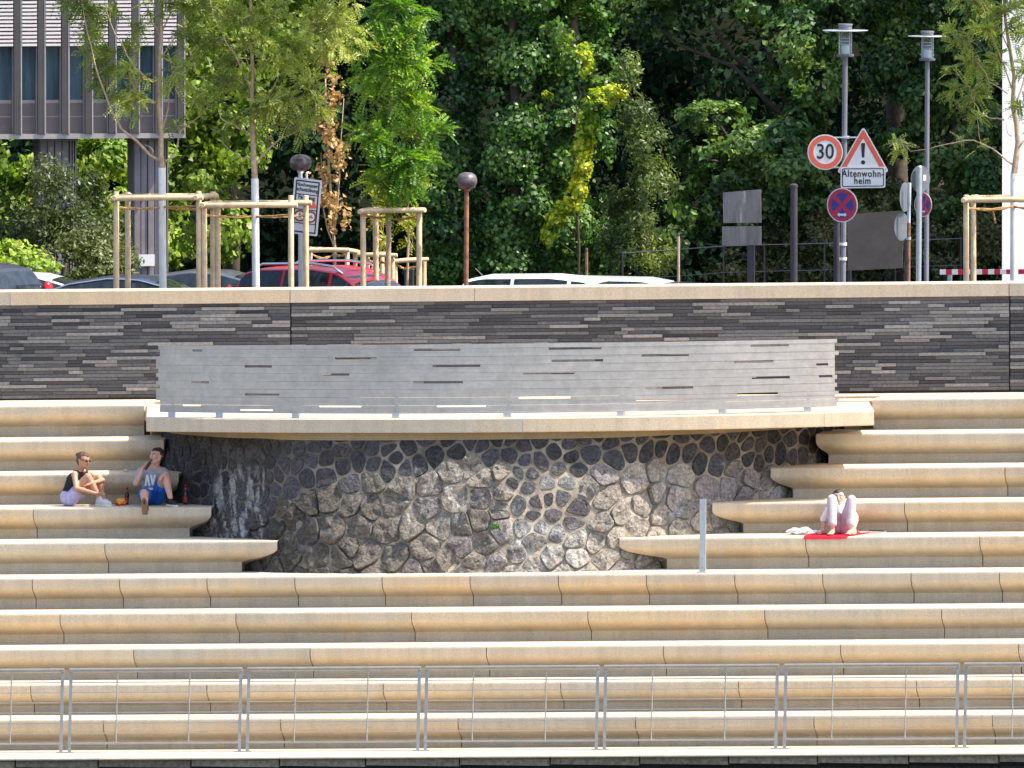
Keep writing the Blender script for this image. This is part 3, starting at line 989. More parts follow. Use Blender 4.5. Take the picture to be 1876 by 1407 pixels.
fins = [337, 296, 254, 211.5, 168.5, 125.5, 82, 38.5, -4.5, -47.5, -91, -134, -177, -220, -263, -306, -349, -392, -435, -478, -521, -564]
for i, px in enumerate(fins):
    s = sp(px)
    mb = MB(); fbox(mb, s + .022, s + .118, -.1, 0.16, zb1 + .003, ztop); mb.mat = 1; fbox(mb, s, s + .020, -.1, 0.165, zb1 + .003, ztop)  # pale strip paints in the sunlit right side of the fin
    fbox(mb, s + .119, s + .134, -.1, 0.06, zb1 + .003, ztop)
    mb.build("fin", [M['facade'], M['facade_edge']], bld, blo)
for a, b in zip(fins[:-1], fins[1:]):
    s0, s1 = sp(a) + .136, sp(b) - .002
    mb = MB(); fbox(mb, s0, s1, -.15, -.02, zb1 + .003, zw0 - .06); mb.mat = 1; zm = lerp(zb1, zw0, .5); fbox(mb, s0, s1, -.1, -.012, zm - .008, zm + .008)
    mb.build("spandrel", [M['spandrel'], M['facade_edge']], bld, blo)
    w = MB(); fbox(w, s0, s1, -.15, -.03, zw0 - .057, zw0 - .005); wf = w.build("window", M['facade_edge'], bld, blo)
    w = MB(); fbox(w, s0, s1, -.15, -.07, zw0 - .003, zw1 + .08); w.build("pane", M['window_glass'], wf)
    for v in wf.children: v.data.transform(Matrix.Translation(-Vector(blo)))
    w = MB(); z = zw1
    while z < ztop:
        q = lambda s, d, zz: (bc.x - s * bdir.x + d * bnor.x, bc.y - s * bdir.y + d * bnor.y, zz)
        w.hexa([q(s1, .172, z), q(s0, .172, z), q(s0, .04, z + .03), q(s1, .04, z + .03), q(s1, .172, z + .034), q(s0, .172, z + .034), q(s0, .04, z + .045), q(s1, .04, z + .045)])
        z += 7.1 / 121
    w.build("louvre", M['louvre'], bld, blo)
for px0, px1 in ((78, 145), (250, 313), (-95, -28), (-270, -203)):
    mb = MB(); a, b = sp(px1), sp(px0); n = 5
    fbox(mb, a, b, -1.0, -.32, ZG, zb0 - .002)
    for i in range(n):
        s0, s1 = lerp(a, b, i / n), lerp(a, b, (i + 1) / n)
        if i == 0:
            for j in range(3): fbox(mb, lerp(s0, s1, j / 3) + .006, lerp(s0, s1, (j + 1) / 3) - .012, -.33, -.24, ZG, zb0 - .04)
        else: fbox(mb, s0 + .008, s1 - .008, -.33, -.26 - .02 * (i % 2), ZG, zb0 - .04)
    fbox(mb, a - .015, b + .015, -1.02, -.22, zb0 - .05, zb0 - .003)
    mb.build("pier", M['pier'], bld, blo)
p = P(272, 478, BY - .3)
nt_ = thing("paper_notice", "white paper notice taped to the dark pier behind the first young tree", "notice", (p.x, BY + .3, p.z))
nx0, nx1, nz0, nz1 = P(258, 478, BY - .1).x, P(287, 478, BY - .1).x, P(258, 488, BY - .1).z, P(258, 467, BY - .1).z
mb = MB(); pl = P(258, 478, BY - .1)
# sits on the fluting of the pier
sa, sb2 = sp(287), sp(258)
fbox(mb, sa, sb2, -.235, -.215, nz0, nz1); mb.build("sheet", M['white_paint'], nt_, nt_.location)

# white house at the right edge
p0 = P(1836, 400, 24.0)
wh = thing("white_house", "plain white rendered house wall at the right edge behind the young tree", "building", (p0.x + 3, 27, ZG))
wphi = rad(22); wd, wn = Vector((math.cos(wphi), math.sin(wphi), 0)), Vector((0, 1, 0))
def wbox(mb, a0, a1, d0, d1, z0, z1):
    q = lambda a_, d_, z_: Vector((p0.x, 24.0, z_)) + wd * a_ + wn * d_
    mb.hexa([q(a0, d0, z0), q(a1, d0, z0), q(a1, d1, z0), q(a0, d1, z0), q(a0, d0, z1), q(a1, d0, z1), q(a1, d1, z1), q(a0, d1, z1)])
mb = MB(); wbox(mb, 0, 9, 0, 5, ZG, ZG + 9); mb.build("wall", M['render_white'], wh, wh.location)
mb = MB(); wbox(mb, .02, 9, -.03, -.002, ZG, ZG + .35); mb.build("plinth", M['pier'], wh, wh.location)
mb = MB(); wbox(mb, -.15, 9.2, -.2, 5.2, ZG + 9.002, ZG + 9.2); mb.build("roof", M['facade'], wh, wh.location)

# ------------------------------------------------------------------ wooden tree guards
def guard(name_label, posts, rails, ropes, Y0, depth, r=0.042, group="wooden guards around the young trees"):
    """posts: (px, py_top, back 0..1) ; rails: (pxa, pxb, py, back_a, back_b)"""
    c = P(sum(q[0] for q in posts) / len(posts), 500, Y0 + depth / 2)
    t = thing("tree_guard", name_label, "tree guard", (c.x, Y0 + depth / 2, ZG), group)
    for (px, py, bk) in posts:
        Y = Y0 + depth * bk; q = P(px, py, Y); base = P(px + random.Random(px).uniform(-2, 2), 520, Y)
        mb = MB(); zt = q.z
        mb.tube([(base.x, Y, ZG), (lerp(base.x, q.x, .5) + .004, Y, lerp(ZG, zt, .5)), (q.x, Y, zt - .012), (q.x, Y, zt)], [r * 1.05, r, r * .95, r * .8], 12)
        mb.build("stake", M['wood'], t, t.location, smooth='auto')
    for (a, b, pya, pyb, ba, bb) in rails:
        Ya, Yb = Y0 + depth * ba - r * 1.7, Y0 + depth * bb - r * 1.7
        p, q = P(a, pya, Ya), P(b, pyb, Yb)
        d = (q - p).normalized() * .012
        mb = MB(); mb.tube([p, p + d, (p + q) / 2 + Vector((0, 0, .006)), q - d, q], [r * .8, r * .95, r * 1.0, r * .9, r * .75], 12)
        mb.build("rail", M['wood'], t, t.location, smooth='auto')
    for (a, b, pya, pyb, sag, Ya, Yb) in ropes:
        p, q = P(a, pya, Ya), P(b, pyb, Yb)
        mb = MB()
        for off in (-.011, .011):
            pts = []
            for i in range(9):
                s = i / 8; w = lerp(p, q, s); pts.append(w + Vector((0, -.03 - .012 * math.sin(s * 19), off * math.cos(s * 9) - sag * math.sin(math.pi * s))))
            mb.tube(pts, 0.012, 7)
        mb.build("rope", M['rope'], t, t.location, smooth='auto')
    return t
guard("wooden tree guard around the first white-trunked tree, left of the other guards", [(213, 351, 0), (364, 350, 0), (234, 352, 1), (390, 351, 1)],
      [(203, 372, 364, 362, 0, 0), (226, 400, 361, 359, 1, 1), (209, 240, 363, 359, -.06, 1.08), (358, 396, 362, 358, -.06, 1.08)],
      [(213, 298, 379, 380, .02, 11.5, 11.95), (298, 364, 379, 377, .01, 11.95, 11.5), (298, 390, 380, 382, .02, 12.0, 12.5)], 11.4, 1.1)
guard("wooden tree guard around the second white-trunked tree, beside the tilted sign", [(374, 372, 0), (533, 358, 0), (399, 371, 1), (560, 358, 1)],
      [(369, 545, 377, 376, 0, 0), (394, 571, 373, 372, 1, 1), (370, 404, 376, 371, -.06, 1.08)],
      [(374, 468, 394, 396, .02, 11.5, 11.95), (468, 533, 397, 393, .01, 11.95, 11.5), (468, 560, 396, 394, .015, 12.0, 12.5)], 11.4, 1.1)
guard("wooden guard of three stakes around the lush green young tree", [(665, 384, 0), (688, 384, 1), (768, 384, .2)],
      [(659, 692, 388, 383, -.05, 1.05), (684, 779, 386, 385, .9, .2), (661, 776, 387, 385, 0, .2)],
      [(668, 710, 394, 398, .02, 13.1, 13.5), (712, 768, 400, 394, .035, 13.5, 13.3)], 13.0, .9)
guard("low wooden guard under the withered brown sapling, behind the red car", [(568, 459, 0), (636, 459, 0), (651, 462, 1)],
      [(563, 641, 459, 458, 0, 0), (634, 664, 458, 464, 0, 1), (566, 656, 456, 461, .3, 1)],
      [(569, 612, 464, 467, .06, 20.6, 21.0), (612, 637, 466, 464, .03, 21.0, 20.6)], 20.5, .9, .036)
guard("low wooden guard between the withered sapling and the green tree's guard", [(673, 468, 0), (719, 468, 0), (700, 466, 1)],
      [(655, 728, 467, 468, 0, 0), (716, 696, 468, 464, 0, 1)],
      [(676, 700, 476, 480, .03, 21.0, 21.4), (700, 722, 480, 476, .03, 21.4, 21.0)], 21.0, .8, .036)
guard("low wooden guard furthest right of the rear guards, beside the green tree", [(724, 478, 0), (777, 477, .3)],
      [(718, 785, 479, 475, 0, .3)], [(727, 747, 484, 492, .02, 22.0, 22.3), (747, 775, 490, 482, .03, 22.3, 22.2)], 22.0, .8, .036)
g = guard("wooden tree guard at the right edge, around the tree before the white house", [(1770, 357, 0), (1783, 357, .9), (1925, 356, 0), (1945, 355, .9)],
      [(1763, 1935, 367, 366, 0, 0), (1776, 1955, 363, 362, 1, 1), (1765, 1790, 367, 361, -.06, 1)],
      [(1786, 1857, 383, 377, .035, 12.4, 11.95), (1772, 1857, 381, 378, .03, 11.5, 11.9), (1820, 1824, 386, 408, 0, 12.2, 12.2), (1857, 1925, 378, 383, .02, 11.95, 11.5)], 11.4, 1.0)

# ------------------------------------------------------------------ lamps
def dome_lamp(label, px, pyc, rx, ry, post_px, mat, Y, group="low dome lamps by the street"):
    c = P(px, pyc, Y); s = 300 * 130 / (c - CAM).dot(FWD)
    R, H = rx / s, ry / s
    t = thing("dome_lamp", label, "lamp", (P(post_px, 525, Y).x, Y, ZG), group)
    bx = P(post_px, 520, Y).x
    mb = MB(); mb.tube([(bx, Y, ZG), (c.x - .005, Y, c.z - H * .7)], [.036, .033], 12); mb.build("post", mat, t, t.location, smooth='auto')
    mb = MB(); mb.lathe((c.x, Y, c.z), [(R * .3, -H * .98), (R * .74, -H * .80), (R * .97, -H * .35), (R, H * .05), (R * .95, H * .4), (R * .78, H * .72), (R * .5, H * .92), (R * .15, H)], 22)
    mb.build("dome", M['dome'], t, t.location, smooth=True)
    mb = MB(); mb.lathe((c.x, Y, c.z), [(.05, -H * 1.25), (.06, -H * .9)], 12); mb.build("collar", mat, t, t.location, smooth='auto')
    return t
dome_lamp("dark dome lamp peeking out above the tilted grey sign", 551, 298, 20.5, 15, 551, M['galv'], 13.2)
dome_lamp("dark dome lamp on a rusty brown post before the ivy", 855.5, 331, 19, 15.5, 853, M['rust'], 13.0)

gl, nt, b = new_mat("lantern_glass")
b.inputs["Base Color"].default_value = (0.85, 0.9, 0.9, 1); b.inputs["Transmission Weight"].default_value = 0.92; b.inputs["Roughness"].default_value = 0.05; b.inputs["IOR"].default_value = 1.1
M['lantern_glass'] = gl
def street_lamp(label, px, pxb, ycap, ydisc, yglass, rdisc, wglass, Y, w):
    s = 300 * 130 / (P(px, ydisc, Y) - CAM).dot(FWD)
    top = P(px, ycap, Y); zd, zg_, = P(px, ydisc, Y).z, P(px, yglass, Y).z
    bx = P(pxb, 515, Y).x
    t = thing("street_lamp", label, "street lamp", (bx, Y, ZG), "glass street lamps on tall posts")
    o = t.location; R = w / s / 2
    hz = lerp(ZG, zg_, .28)
    mb = MB(); mb.tube([(bx, Y, ZG), (bx, Y, hz), (bx, Y, hz + .03), (top.x, Y, zg_)], [R * 1.35, R * 1.3, R, R * .95], 14); mb.build("post", M['lamp_grey'], t, o, smooth='auto')
    x = top.x; g = wglass / s / 2
    mb = MB(); mb.lathe((x, Y, zg_), [(g * 1.25, -.02), (g * 1.3, 0), (g * 1.3, .012), (g * .6, .02)], 20); mb.build("base_ring", M['lamp_grey'], t, o, smooth='auto')
    mb = MB(); mb.lathe((x, Y, zg_ + .021), [(g, 0), (g, zd - zg_ - .025), (g * .97, zd - zg_ - .025), (g * .97, 0)], 24, cap=False); mb.build("glass", M['lantern_glass'], t, o, smooth='auto')
    mb = MB(); mb.lathe((x, Y, zg_ + .022), [(g * .55, 0), (g * .62, .05), (g * .6, .1), (g * .4, .13)], 16); mb.build("bulb", M['white_paint'], t, o, smooth='auto')
    mb = MB()
    for k in range(3): mb.lathe((x, Y, zg_ + .15 + .045 * k), [(g * .7, 0), (g * .72, .006), (g * .7, .012)], 16)
    mb.build("reflector", M['sign_grey'], t, o, smooth='auto')
    mb = MB(); rd = rdisc / s
    mb.lathe((x, Y, zd), [(g, .010), (rd * .98, .003), (rd, -.002), (rd * .98, -.008), (g, -.004)], 36); mb.build("disc_shade", M['galv'], t, o, smooth='auto')
    mb = MB(); mb.lathe((x, Y, zd + .018), [(g * .98, 0), (g * 1.0, top.z - zd - .04), (g * 1.12, top.z - zd - .035), (g * 1.08, top.z - zd - .015)], 20); mb.build("cap", M['lamp_grey'], t, o, smooth='auto')
    mb = MB()
    for k in range(4):
        a = math.pi / 4 + k * math.pi / 2; mb.tube([(x + g * 1.04 * math.cos(a), Y + g * 1.04 * math.sin(a), zg_ + .01), (x + g * 1.04 * math.cos(a), Y + g * 1.04 * math.sin(a), zd)], .006, 6)
    mb.build("cage_rod", M['sign_grey'], t, o)
    if w > 9.5:
        mb = MB()
        for py in (447, 474):
            z = P(1545, py, Y).z; mb.lathe((bx, Y, z), [(R * 1.42, -.022), (R * 1.42, .022)], 14, cap=False)
        mb.build("band", M['white_paint'], t, o, smooth='auto')
    return t
L1Y = 16.0
lamp1 = street_lamp("grey street lamp carrying the red and white traffic signs", 1548.5, 1544.5, 44, 55.5, 101, 42, 25, L1Y, 10)
street_lamp("grey street lamp further right, without front signs, behind the sign backs", 1699, 1697, 57, 66, 108.5, 36, 23, 18.5, 9)

# ------------------------------------------------------------------ traffic signs
def disc(mb, c, r0, r1, y, nrm_rot, n=48, y2=None):
    """ring (r0>0) or disc facing the camera side, turned nrm_rot about z"""
    ca, sa = math.cos(nrm_rot), math.sin(nrm_rot)
    def pt(r, a, d): return (c.x + r * math.cos(a) * ca + d * sa, c.y + r * math.cos(a) * sa - d * ca, c.z + r * math.sin(a))
    if r0 <= 0:
        mb.add([pt(r1, 2 * math.pi * i / n, y) for i in range(n)], [range(n)])
    else:
        mb.add([pt(r0, 2 * math.pi * i / n, y) for i in range(n)] + [pt(r1, 2 * math.pi * i / n, y) for i in range(n)],
               [(i, (i + 1) % n, n + (i + 1) % n, n + i) for i in range(n)])
def plate_disc(c, r, rot, thick=.004, n=48):
    mb = MB(); ca, sa = math.cos(rot), math.sin(rot)
    def pt(a, d): return (c.x + r * math.cos(a) * ca + d * sa, c.y + r * math.cos(a) * sa - d * ca, c.z + r * math.sin(a))
    mb.prism([pt(2 * math.pi * i / n, 0) for i in range(n)], (thick * -sa, thick * ca, 0))
    return mb
SY = L1Y - .22
sc = 300 * 130 / (P(1545, 300, SY) - CAM).dot(FWD)
TURN = YAW - rad(4)
# speed limit sign
c = P(1511.8, 278.8, SY)
sg = thing("speed_limit_sign", "round 30 speed limit sign with red ring on the lamp post", "traffic sign", (c.x, SY, c.z))
plate_disc(c, 32.5 / sc, TURN).build("plate", M['white_paint'], sg, c)
mb = MB(); disc(mb, c, 21.6 / sc, 30.6 / sc, .003, TURN); mb.build("ring", M['red_sign'], sg, c)
mesh_text("30", 39 / sc, M['black_sign'], "number", sg, c, c + Vector((0.0, -.0045, 0)), rz=TURN, sx=.86, thick=.004)
mb = MB()
for py in (252, 307):
    a = P(1518, py, L1Y - .1); b_ = P(1572, py, L1Y - .1); mb.tube([a, b_], .012, 8)
for px, py in ((1518, 252), (1572, 252), (1518, 307), (1572, 307)): a = P(px, py, L1Y - .1); mb.tube([a, a + Vector((0, -.115, 0))], .01, 6)
a = P(1547, 252, L1Y - .1); mb.lathe((a.x, L1Y, a.z), [(.058, -.02), (.058, .02)], 14); a = P(1546.5, 307, L1Y - .1); mb.lathe((a.x, L1Y, a.z), [(.06, -.02), (.06, .02)], 14)
mb.build("bracket", M['galv'], sg, c, smooth='auto')
# warning triangle
def tri(mb, c, pts, d):
    return [(P(x, y, SY).x, SY - .06 - d, P(x, y, SY).z) for x, y in pts]
TY = SY - .06
def round_poly(pts, rr, n=5):
    out = []
    m = len(pts)
    for i in range(m):
        p0, p1, p2 = Vector(pts[i - 1]), Vector(pts[i]), Vector(pts[(i + 1) % m])
        a = p1 + (p0 - p1).normalized() * rr; b_ = p1 + (p2 - p1).normalized() * rr
        for k in range(n + 1):
            t = k / n; out.append(tuple((1 - t) ** 2 * a + 2 * t * (1 - t) * p1 + t * t * b_))
    return out
def flat(pts, d, mat, name, parent, o, thick=.004, Yp=None):
    """polygon given in photo pixels at depth TY, d metres proud"""
    Yq = (Yp or TY) - d
    mb = MB(); mb.prism([P(x, y, Yq) for x, y in pts], (0, thick, 0)); return mb.build(name, mat, parent, o)
tr = [(1581.5, 231.5), (1629, 316), (1532.5, 317)]
ct = P(1581, 290, TY)
ws = thing("warning_sign", "triangular warning sign with exclamation mark and red border", "traffic sign", ct)
flat(round_poly(tr, 8), 0, M['white_paint'], "plate", ws, ct)
def shrink(pts, k):
    cx, cy = sum(p[0] for p in pts) / len(pts), sum(p[1] for p in pts) / len(pts)
    return [(cx + (x - cx) * k, cy + (y - cy) * k) for x, y in pts]
outer, inner = round_poly(shrink(tr, .93), 7), round_poly(shrink(tr, .62), 3)
mb = MB(); n = len(outer); mb.add([P(x, y, TY - .003) for x, y in outer] + [P(x, y, TY - .003) for x, y in inner], [(i, (i + 1) % n, n + (i + 1) % n, n + i) for i in range(n)])
mb.build("border", M['red_sign'], ws, ct)
mb = MB(); mb.add([P(x, y, TY - .003) for x, y in [(1577.3, 264), (1578.5, 262), (1584, 262), (1585, 264), (1583.4, 288.5), (1579, 288.5)]], [range(6)])
q = P(1581.2, 297.5, TY - .003); mb.add([(q.x + .032 * math.cos(a * .39), q.y, q.z + .032 * math.sin(a * .39)) for a in range(16)], [range(16)])
mb.build("exclamation_mark", M['black_sign'], ws, ct)
# supplementary plate
pts = [(1540, 306), (1622, 305.5), (1622, 344), (1540, 345)]
cp = P(1581, 325, TY - .012)
ss = thing("supplementary_sign", "small white plate reading Altenwohnheim under the warning triangle", "sign", cp)
flat(round_poly(pts, 4), .012, M['white_paint'], "plate", ss, cp)
o1, o2 = round_poly([(1542.5, 308.5), (1619.5, 308), (1619.5, 341.5), (1542.5, 342.5)], 4), round_poly([(1544.2, 310.2), (1617.8, 309.7), (1617.8, 339.8), (1544.2, 340.8)], 3)
mb = MB(); n = len(o1); mb.add([P(x, y, TY - .0145) for x, y in o1] + [P(x, y, TY - .0145) for x, y in o2], [(i, (i + 1) % n, n + (i + 1) % n, n + i) for i in range(n)])
mb.build("border", M['black_sign'], ss, cp)
mesh_text("Altenwohn-", 17.5 / sc, M['black_sign'], "lettering", ss, cp, P(1581, 318.5, TY - .0155), sx=.84, space=1.12, thick=.003)
mesh_text("heim", 17.5 / sc, M['black_sign'], "lettering", ss, cp, P(1580, 331.5, TY - .0155), sx=.84, space=1.12, thick=.003)
# no stopping signs
def no_stop(label, px, py, r, rot, Y, frame=True):
    c = P(px, py, Y); s = 300 * 130 / (c - CAM).dot(FWD); R = r / s
    t = thing("no_stopping_sign", label, "traffic sign", c, "round no stopping signs")
    plate_disc(c, R * 1.0, rot).build("plate", M['white_paint'], t, c)
    ca, sa = math.cos(rot), math.sin(rot)
    def pt(u, v, d): return (c.x + u * R * ca + d * sa, c.y + u * R * sa - d * ca, c.z + v * R)
    mb = MB(); disc(mb, c, 0, R * .94, .003, rot); mb.build("red_face", M['crimson_sign'], t, c)
    mb = MB()
    for k in range(4):
        a0 = math.pi / 2 * k + math.pi / 4; pts = []
        lo, hi = a0 - math.pi / 4 + math.pi / 4 - .62, a0 + .62 - math.pi / 4 + math.pi / 4
        a0 += math.pi / 4
        arc_ = [(math.cos(a0 + t_) * .72, math.sin(a0 + t_) * .72) for t_ in np.linspace(-.57, .57, 10)]
        mb.add([pt(u, v, .0055) for u, v in arc_ + [(math.cos(a0) * .16, math.sin(a0) * .16)]], [range(11)])
    mb.build("blue_field", M['blue_sign'], t, c)
    mb = MB()
    ar = [(-.32, -.55), (-.16, -.42), (-.16, -.49), (.16, -.49), (.16, -.42), (.32, -.55), (.16, -.68), (.16, -.61), (-.16, -.61), (-.16, -.68)]
    mb.add([pt(u, v, .008) for u, v in ar], [range(10)]); mb.build("arrow", M['white_paint'], t, c)
    mb = MB(); q = pt(0, .3, -.03); q2 = pt(0, -.3, -.03)
    for z in (q, q2): mb.tube([Vector(z) + Vector((0, -.02, 0)), Vector(z) + Vector((0, .13, 0))], .012, 6)
    mb.build("clamp", M['galv'], t, c)
    return t
no_stop("round red and blue no stopping sign below the Altenwohnheim plate", 1543, 376, 31.5, YAW - rad(28), L1Y - .16)
no_stop("smaller no stopping sign half hidden behind the grey sign post", 1691, 375, 22.5, YAW - rad(46), 18.2)
# sign posts seen from behind
def sign_post(label, px, pyt, w, Y, mats, discs, sticker=None):
    q = P(px, pyt, Y); s = 300 * 130 / (q - CAM).dot(FWD); bx = P(px - 3, 515, Y).x
    t = thing("sign_post", label, "sign", (bx, Y, ZG)); o = t.location; R = w / s / 2
    if len(mats) == 1:
        mb = MB(); mb.tube([(bx, Y, ZG), (q.x, Y, q.z - .01), (q.x, Y, q.z)], [R, R, R * .8], 14); mb.build("post", mats[0], t, o, smooth='auto')
    else:
        m = P(px - 1, 408, Y)
        mb = MB(); mb.tube([(bx, Y, ZG), m], [R * .95, R * .95], 12); mb.build("post", mats[1], t, o, smooth='auto')
        mb = MB(); mb.tube([m, m + Vector((0, 0, .25)), m + Vector((0, 0, .26)), (q.x, Y, q.z)], [R * .85, R * .85, R * 1.1, R], 12); mb.build("sleeve", mats[0], t, o, smooth='auto')
        mb = MB(); m = P(px - 1.5, 437, Y); mb.lathe(m, [(R * 1.3, -.02), (R * 1.3, .02)], 12); mb.build("clamp", M['galv'], t, o, smooth='auto')
    for (dx, dy, rx, ry) in discs:
        c = P(dx, dy, Y + .12); rot = math.acos(min(1, rx / ry))
        plate_disc(c, ry / s, YAW + rot).build("sign_plate", M['sign_back'], t, o)
        if sticker:
            mb = MB(); e = P(sticker[0], sticker[1], Y + .1)
            d = Vector((math.cos(YAW + rot), math.sin(YAW + rot), 0)); nn = Vector((math.sin(YAW + rot), -math.cos(YAW + rot), 0))
            e = c + d * ((sticker[0] - dx) / s) + nn * .003 + Vector((0, 0, (dy - sticker[1]) / s))
            mb.prism([e - d * .028 - Vector((0, 0, .04)), e + d * .028 - Vector((0, 0, .04)), e + d * .028 + Vector((0, 0, .04)), e - d * .028 + Vector((0, 0, .04))], nn * .002)
            mb.mat = 1; e2 = e + nn * .003 + Vector((0, 0, .01)); mb.prism([e2 - d * .012 - Vector((0, 0, .016)), e2 + d * .014 - Vector((0, 0, .01)), e2 + Vector((0, 0, .018))], nn * .001)
            mb.build("sticker", [M['white_paint'], M['red_sign']], t, o)
    return t
sign_post("tall pale grey sign post with a dark round sign seen from behind", 1684.5, 304, 10, 14.6, [M['galv']], [(1686.5, 328, 18, 25)], (1696.5, 326))
sign_post("thin rusty sign post with two round signs seen from behind", 1666, 335, 7, 15.6, [M['sign_grey'], M['rust']], [(1658, 361, 10, 27), (1652, 415, 14, 26)])

# tilted information sign
IY = 12.7
si = 300 * 130 / (P(560, 380, IY) - CAM).dot(FWD)
ci = P(562, 379, IY)
inf = thing("information_sign", "tilted grey flood notice sign with red ringed symbols behind the tree guard", "sign", (ci.x, IY, ZG))
io = inf.location
TL, TR, BR, BL = (539.5, 324.5), (590, 331), (581, 433), (531, 427)
def ip(u, v): 
    a = (lerp(TL[0], TR[0], u), lerp(TL[1], TR[1], u)); b_ = (lerp(BL[0], BR[0], u), lerp(BL[1], BR[1], u))
    return (lerp(a[0], b_[0], v), lerp(a[1], b_[1], v))
def ipoly(uv, d): return [P(*ip(u, v), IY - d) for u, v in uv]
mb = MB(); mb.prism(ipoly([(0.03, 0), (.97, 0), (1, .02), (1, .98), (.97, 1), (.03, 1), (0, .98), (0, .02)], 0), (0, .006, 0)); mb.build("plate", M['sign_grey'], inf, io)
def iframe(u0, v0, u1, v1, w, d, mb):
    h = w * .5
    for a in ((u0, v0, u1, v0 + h), (u0, v1 - h, u1, v1), (u0, v0, u0 + w, v1), (u1 - w, v0, u1, v1)):
        mb.add(ipoly([(a[0], a[1]), (a[2], a[1]), (a[2], a[3]), (a[0], a[3])], d), [(0, 1, 2, 3)])
mb = MB(); iframe(.07, .035, .93, .965, .05, .003, mb)
mb.build("border", M['black_sign'], inf, io)
mb = MB()
for v in (.275, .545, .79): mb.add(ipoly([(.12, v), (.88, v), (.88, v + .016), (.12, v + .016)], .0045), [(0, 1, 2, 3)])
mb.build("divider", M['black_sign'], inf, io)
ang = math.atan2(TR[1] - TL[1], TR[0] - TL[0])
for body, v, size in (("Hochwasser-", .115, 9.6), ("schutzübung", .2, 9.6), ("Fahrzeug", .335, 10.5)):
    mesh_text(body, size / si, M['black_sign'], "lettering", inf, io, P(*ip(.5, v), IY - .006), ry=ang, sx=.84, thick=.002)
mb = MB(); mb.mat = 0
mb.add(ipoly([(.52, .44), (.57, .40), (.78, .40), (.83, .44), (.87, .46), (.87, .51), (.5, .51), (.5, .46)], .005), [range(8)])
mb.build("car_symbol", M['red_sign'], inf, io)
for u in (.31, .70):
    cc = P(*ip(u, .67), IY); mb = MB(); disc(mb, cc, 7.6 / si, 10.6 / si, .0055, 0.0); mb.build("red_ring", plain("dark_red", (.22, .02, .03), .5), inf, io)
    mb = MB(); disc(mb, cc, 0, 7.6 / si, .0055, 0.0); mb.build("ring_face", M['white_paint'], inf, io)
mb = MB(); cc = P(*ip(.31, .67), IY - .008)
for (a, b_) in (((0, .035), (0, .005)), ((0, .005), (-.018, -.04)), ((0, .005), (.018, -.04)), ((0, .025), (-.02, .0)), ((0, .025), (.02, .0))):
    mb.bar(cc + Vector((a[0], 0, a[1])), cc + Vector((b_[0], 0, b_[1])), .003, .008, (1, 0, 0))
mb.ball(cc + Vector((0, 0, .045)), .008, 8, 6)
mb.build("walker_symbol", M['black_sign'], inf, io)
mb = MB(); cc = P(*ip(.70, .67), IY - .0065)
for dx in (-.022, .022): disc(mb, cc + Vector((dx, 0, -.012)), .010, .015, .001, 0)
for (a, b_) in (((-.022, -.012), (-.005, .02)), ((-.005, .02), (.018, .018)), ((.018, .018), (.022, -.012)), ((-.005, .02), (.0, -.012)), ((0, -.012), (.018, .018))):
    mb.bar(cc + Vector((a[0], -.001, a[1])), cc + Vector((b_[0], -.001, b_[1])), .002, .005, (1, 0, 0))
mb.build("bicycle_symbol", M['black_sign'], inf, io)
bx = P(549, 520, IY + .06); tx = P(561, 326, IY + .06)
mb = MB(); mb.tube([(bx.x, IY + .06, ZG), (tx.x, IY + .06, tx.z)], .036, 12); mb.build("post", M['galv'], inf, io, smooth='auto')
mb = MB()
for px in (552, 562):
    a = P(px, 326, IY + .01); mb.tube([a, a + Vector((-.004, 0, .075)), a + Vector((.02, .02, .08))], .016, 8)
mb.build("hook", M['sign_grey'], inf, io, smooth='auto')

# boards, posts and the fence under the trees
def board(name, label, pts, Y, mat, legs, cat="sign board", thick=.02):
    cx = sum(p[0] for p in pts) / 4; c = P(cx, 500, Y)
    t = thing(name, label, cat, (c.x, Y, ZG)); o = t.location
    mb = MB(); mb.prism([P(x, y, Y) for x, y in pts], (0, thick, 0)); mb.build("panel", mat, t, o)
    for px, pyt, w in legs:
        s = 120.0; q = P(px, pyt, Y + .05)
        mb = MB(); mb.box((q.x - w / s / 2, Y + thick + .002, ZG), (q.x + w / s / 2, Y + thick + .062, q.z)); mb.build("leg", M['dark_metal'], t, o)
    return t
board("sign_board", "large dark brown board seen from behind between the lamp posts", [(1552, 393), (1656, 386), (1653, 491), (1553, 496)], 19.5, M['board_back'], [(1556, 400, 6), (1662, 395, 8)])
gb, nt, b = new_mat("streaked_metal_panel")
gn = noise_node(nt, 2.4, 5, .7, stretched(nt, geo_pos(nt), (3.2, 1, .35)))
nt.links.new(ramp(nt, gn.outputs[0], [(.38, (.13, .12, .115)), (.58, (.24, .225, .21)), (.68, (.55, .49, .40))]).outputs[0], b.inputs["Base Color"]); b.inputs["Roughness"].default_value = .45; b.inputs["Metallic"].default_value = .2  # pale vertical reflections painted into the base colour
t = board("sign_board", "streaked grey metal board in two panels under the dark trees", [(1324.5, 353), (1394, 347), (1394.5, 408), (1325, 408.5)], 22.0, gb, [(1376, 449, 13)])
mb = MB(); mb.prism([P(x, y, 22.0) for x, y in ((1323, 415), (1394.5, 414.5), (1394.5, 449), (1323, 449.5))], (0, .02, 0)); mb.build("panel", gb, t, t.location)
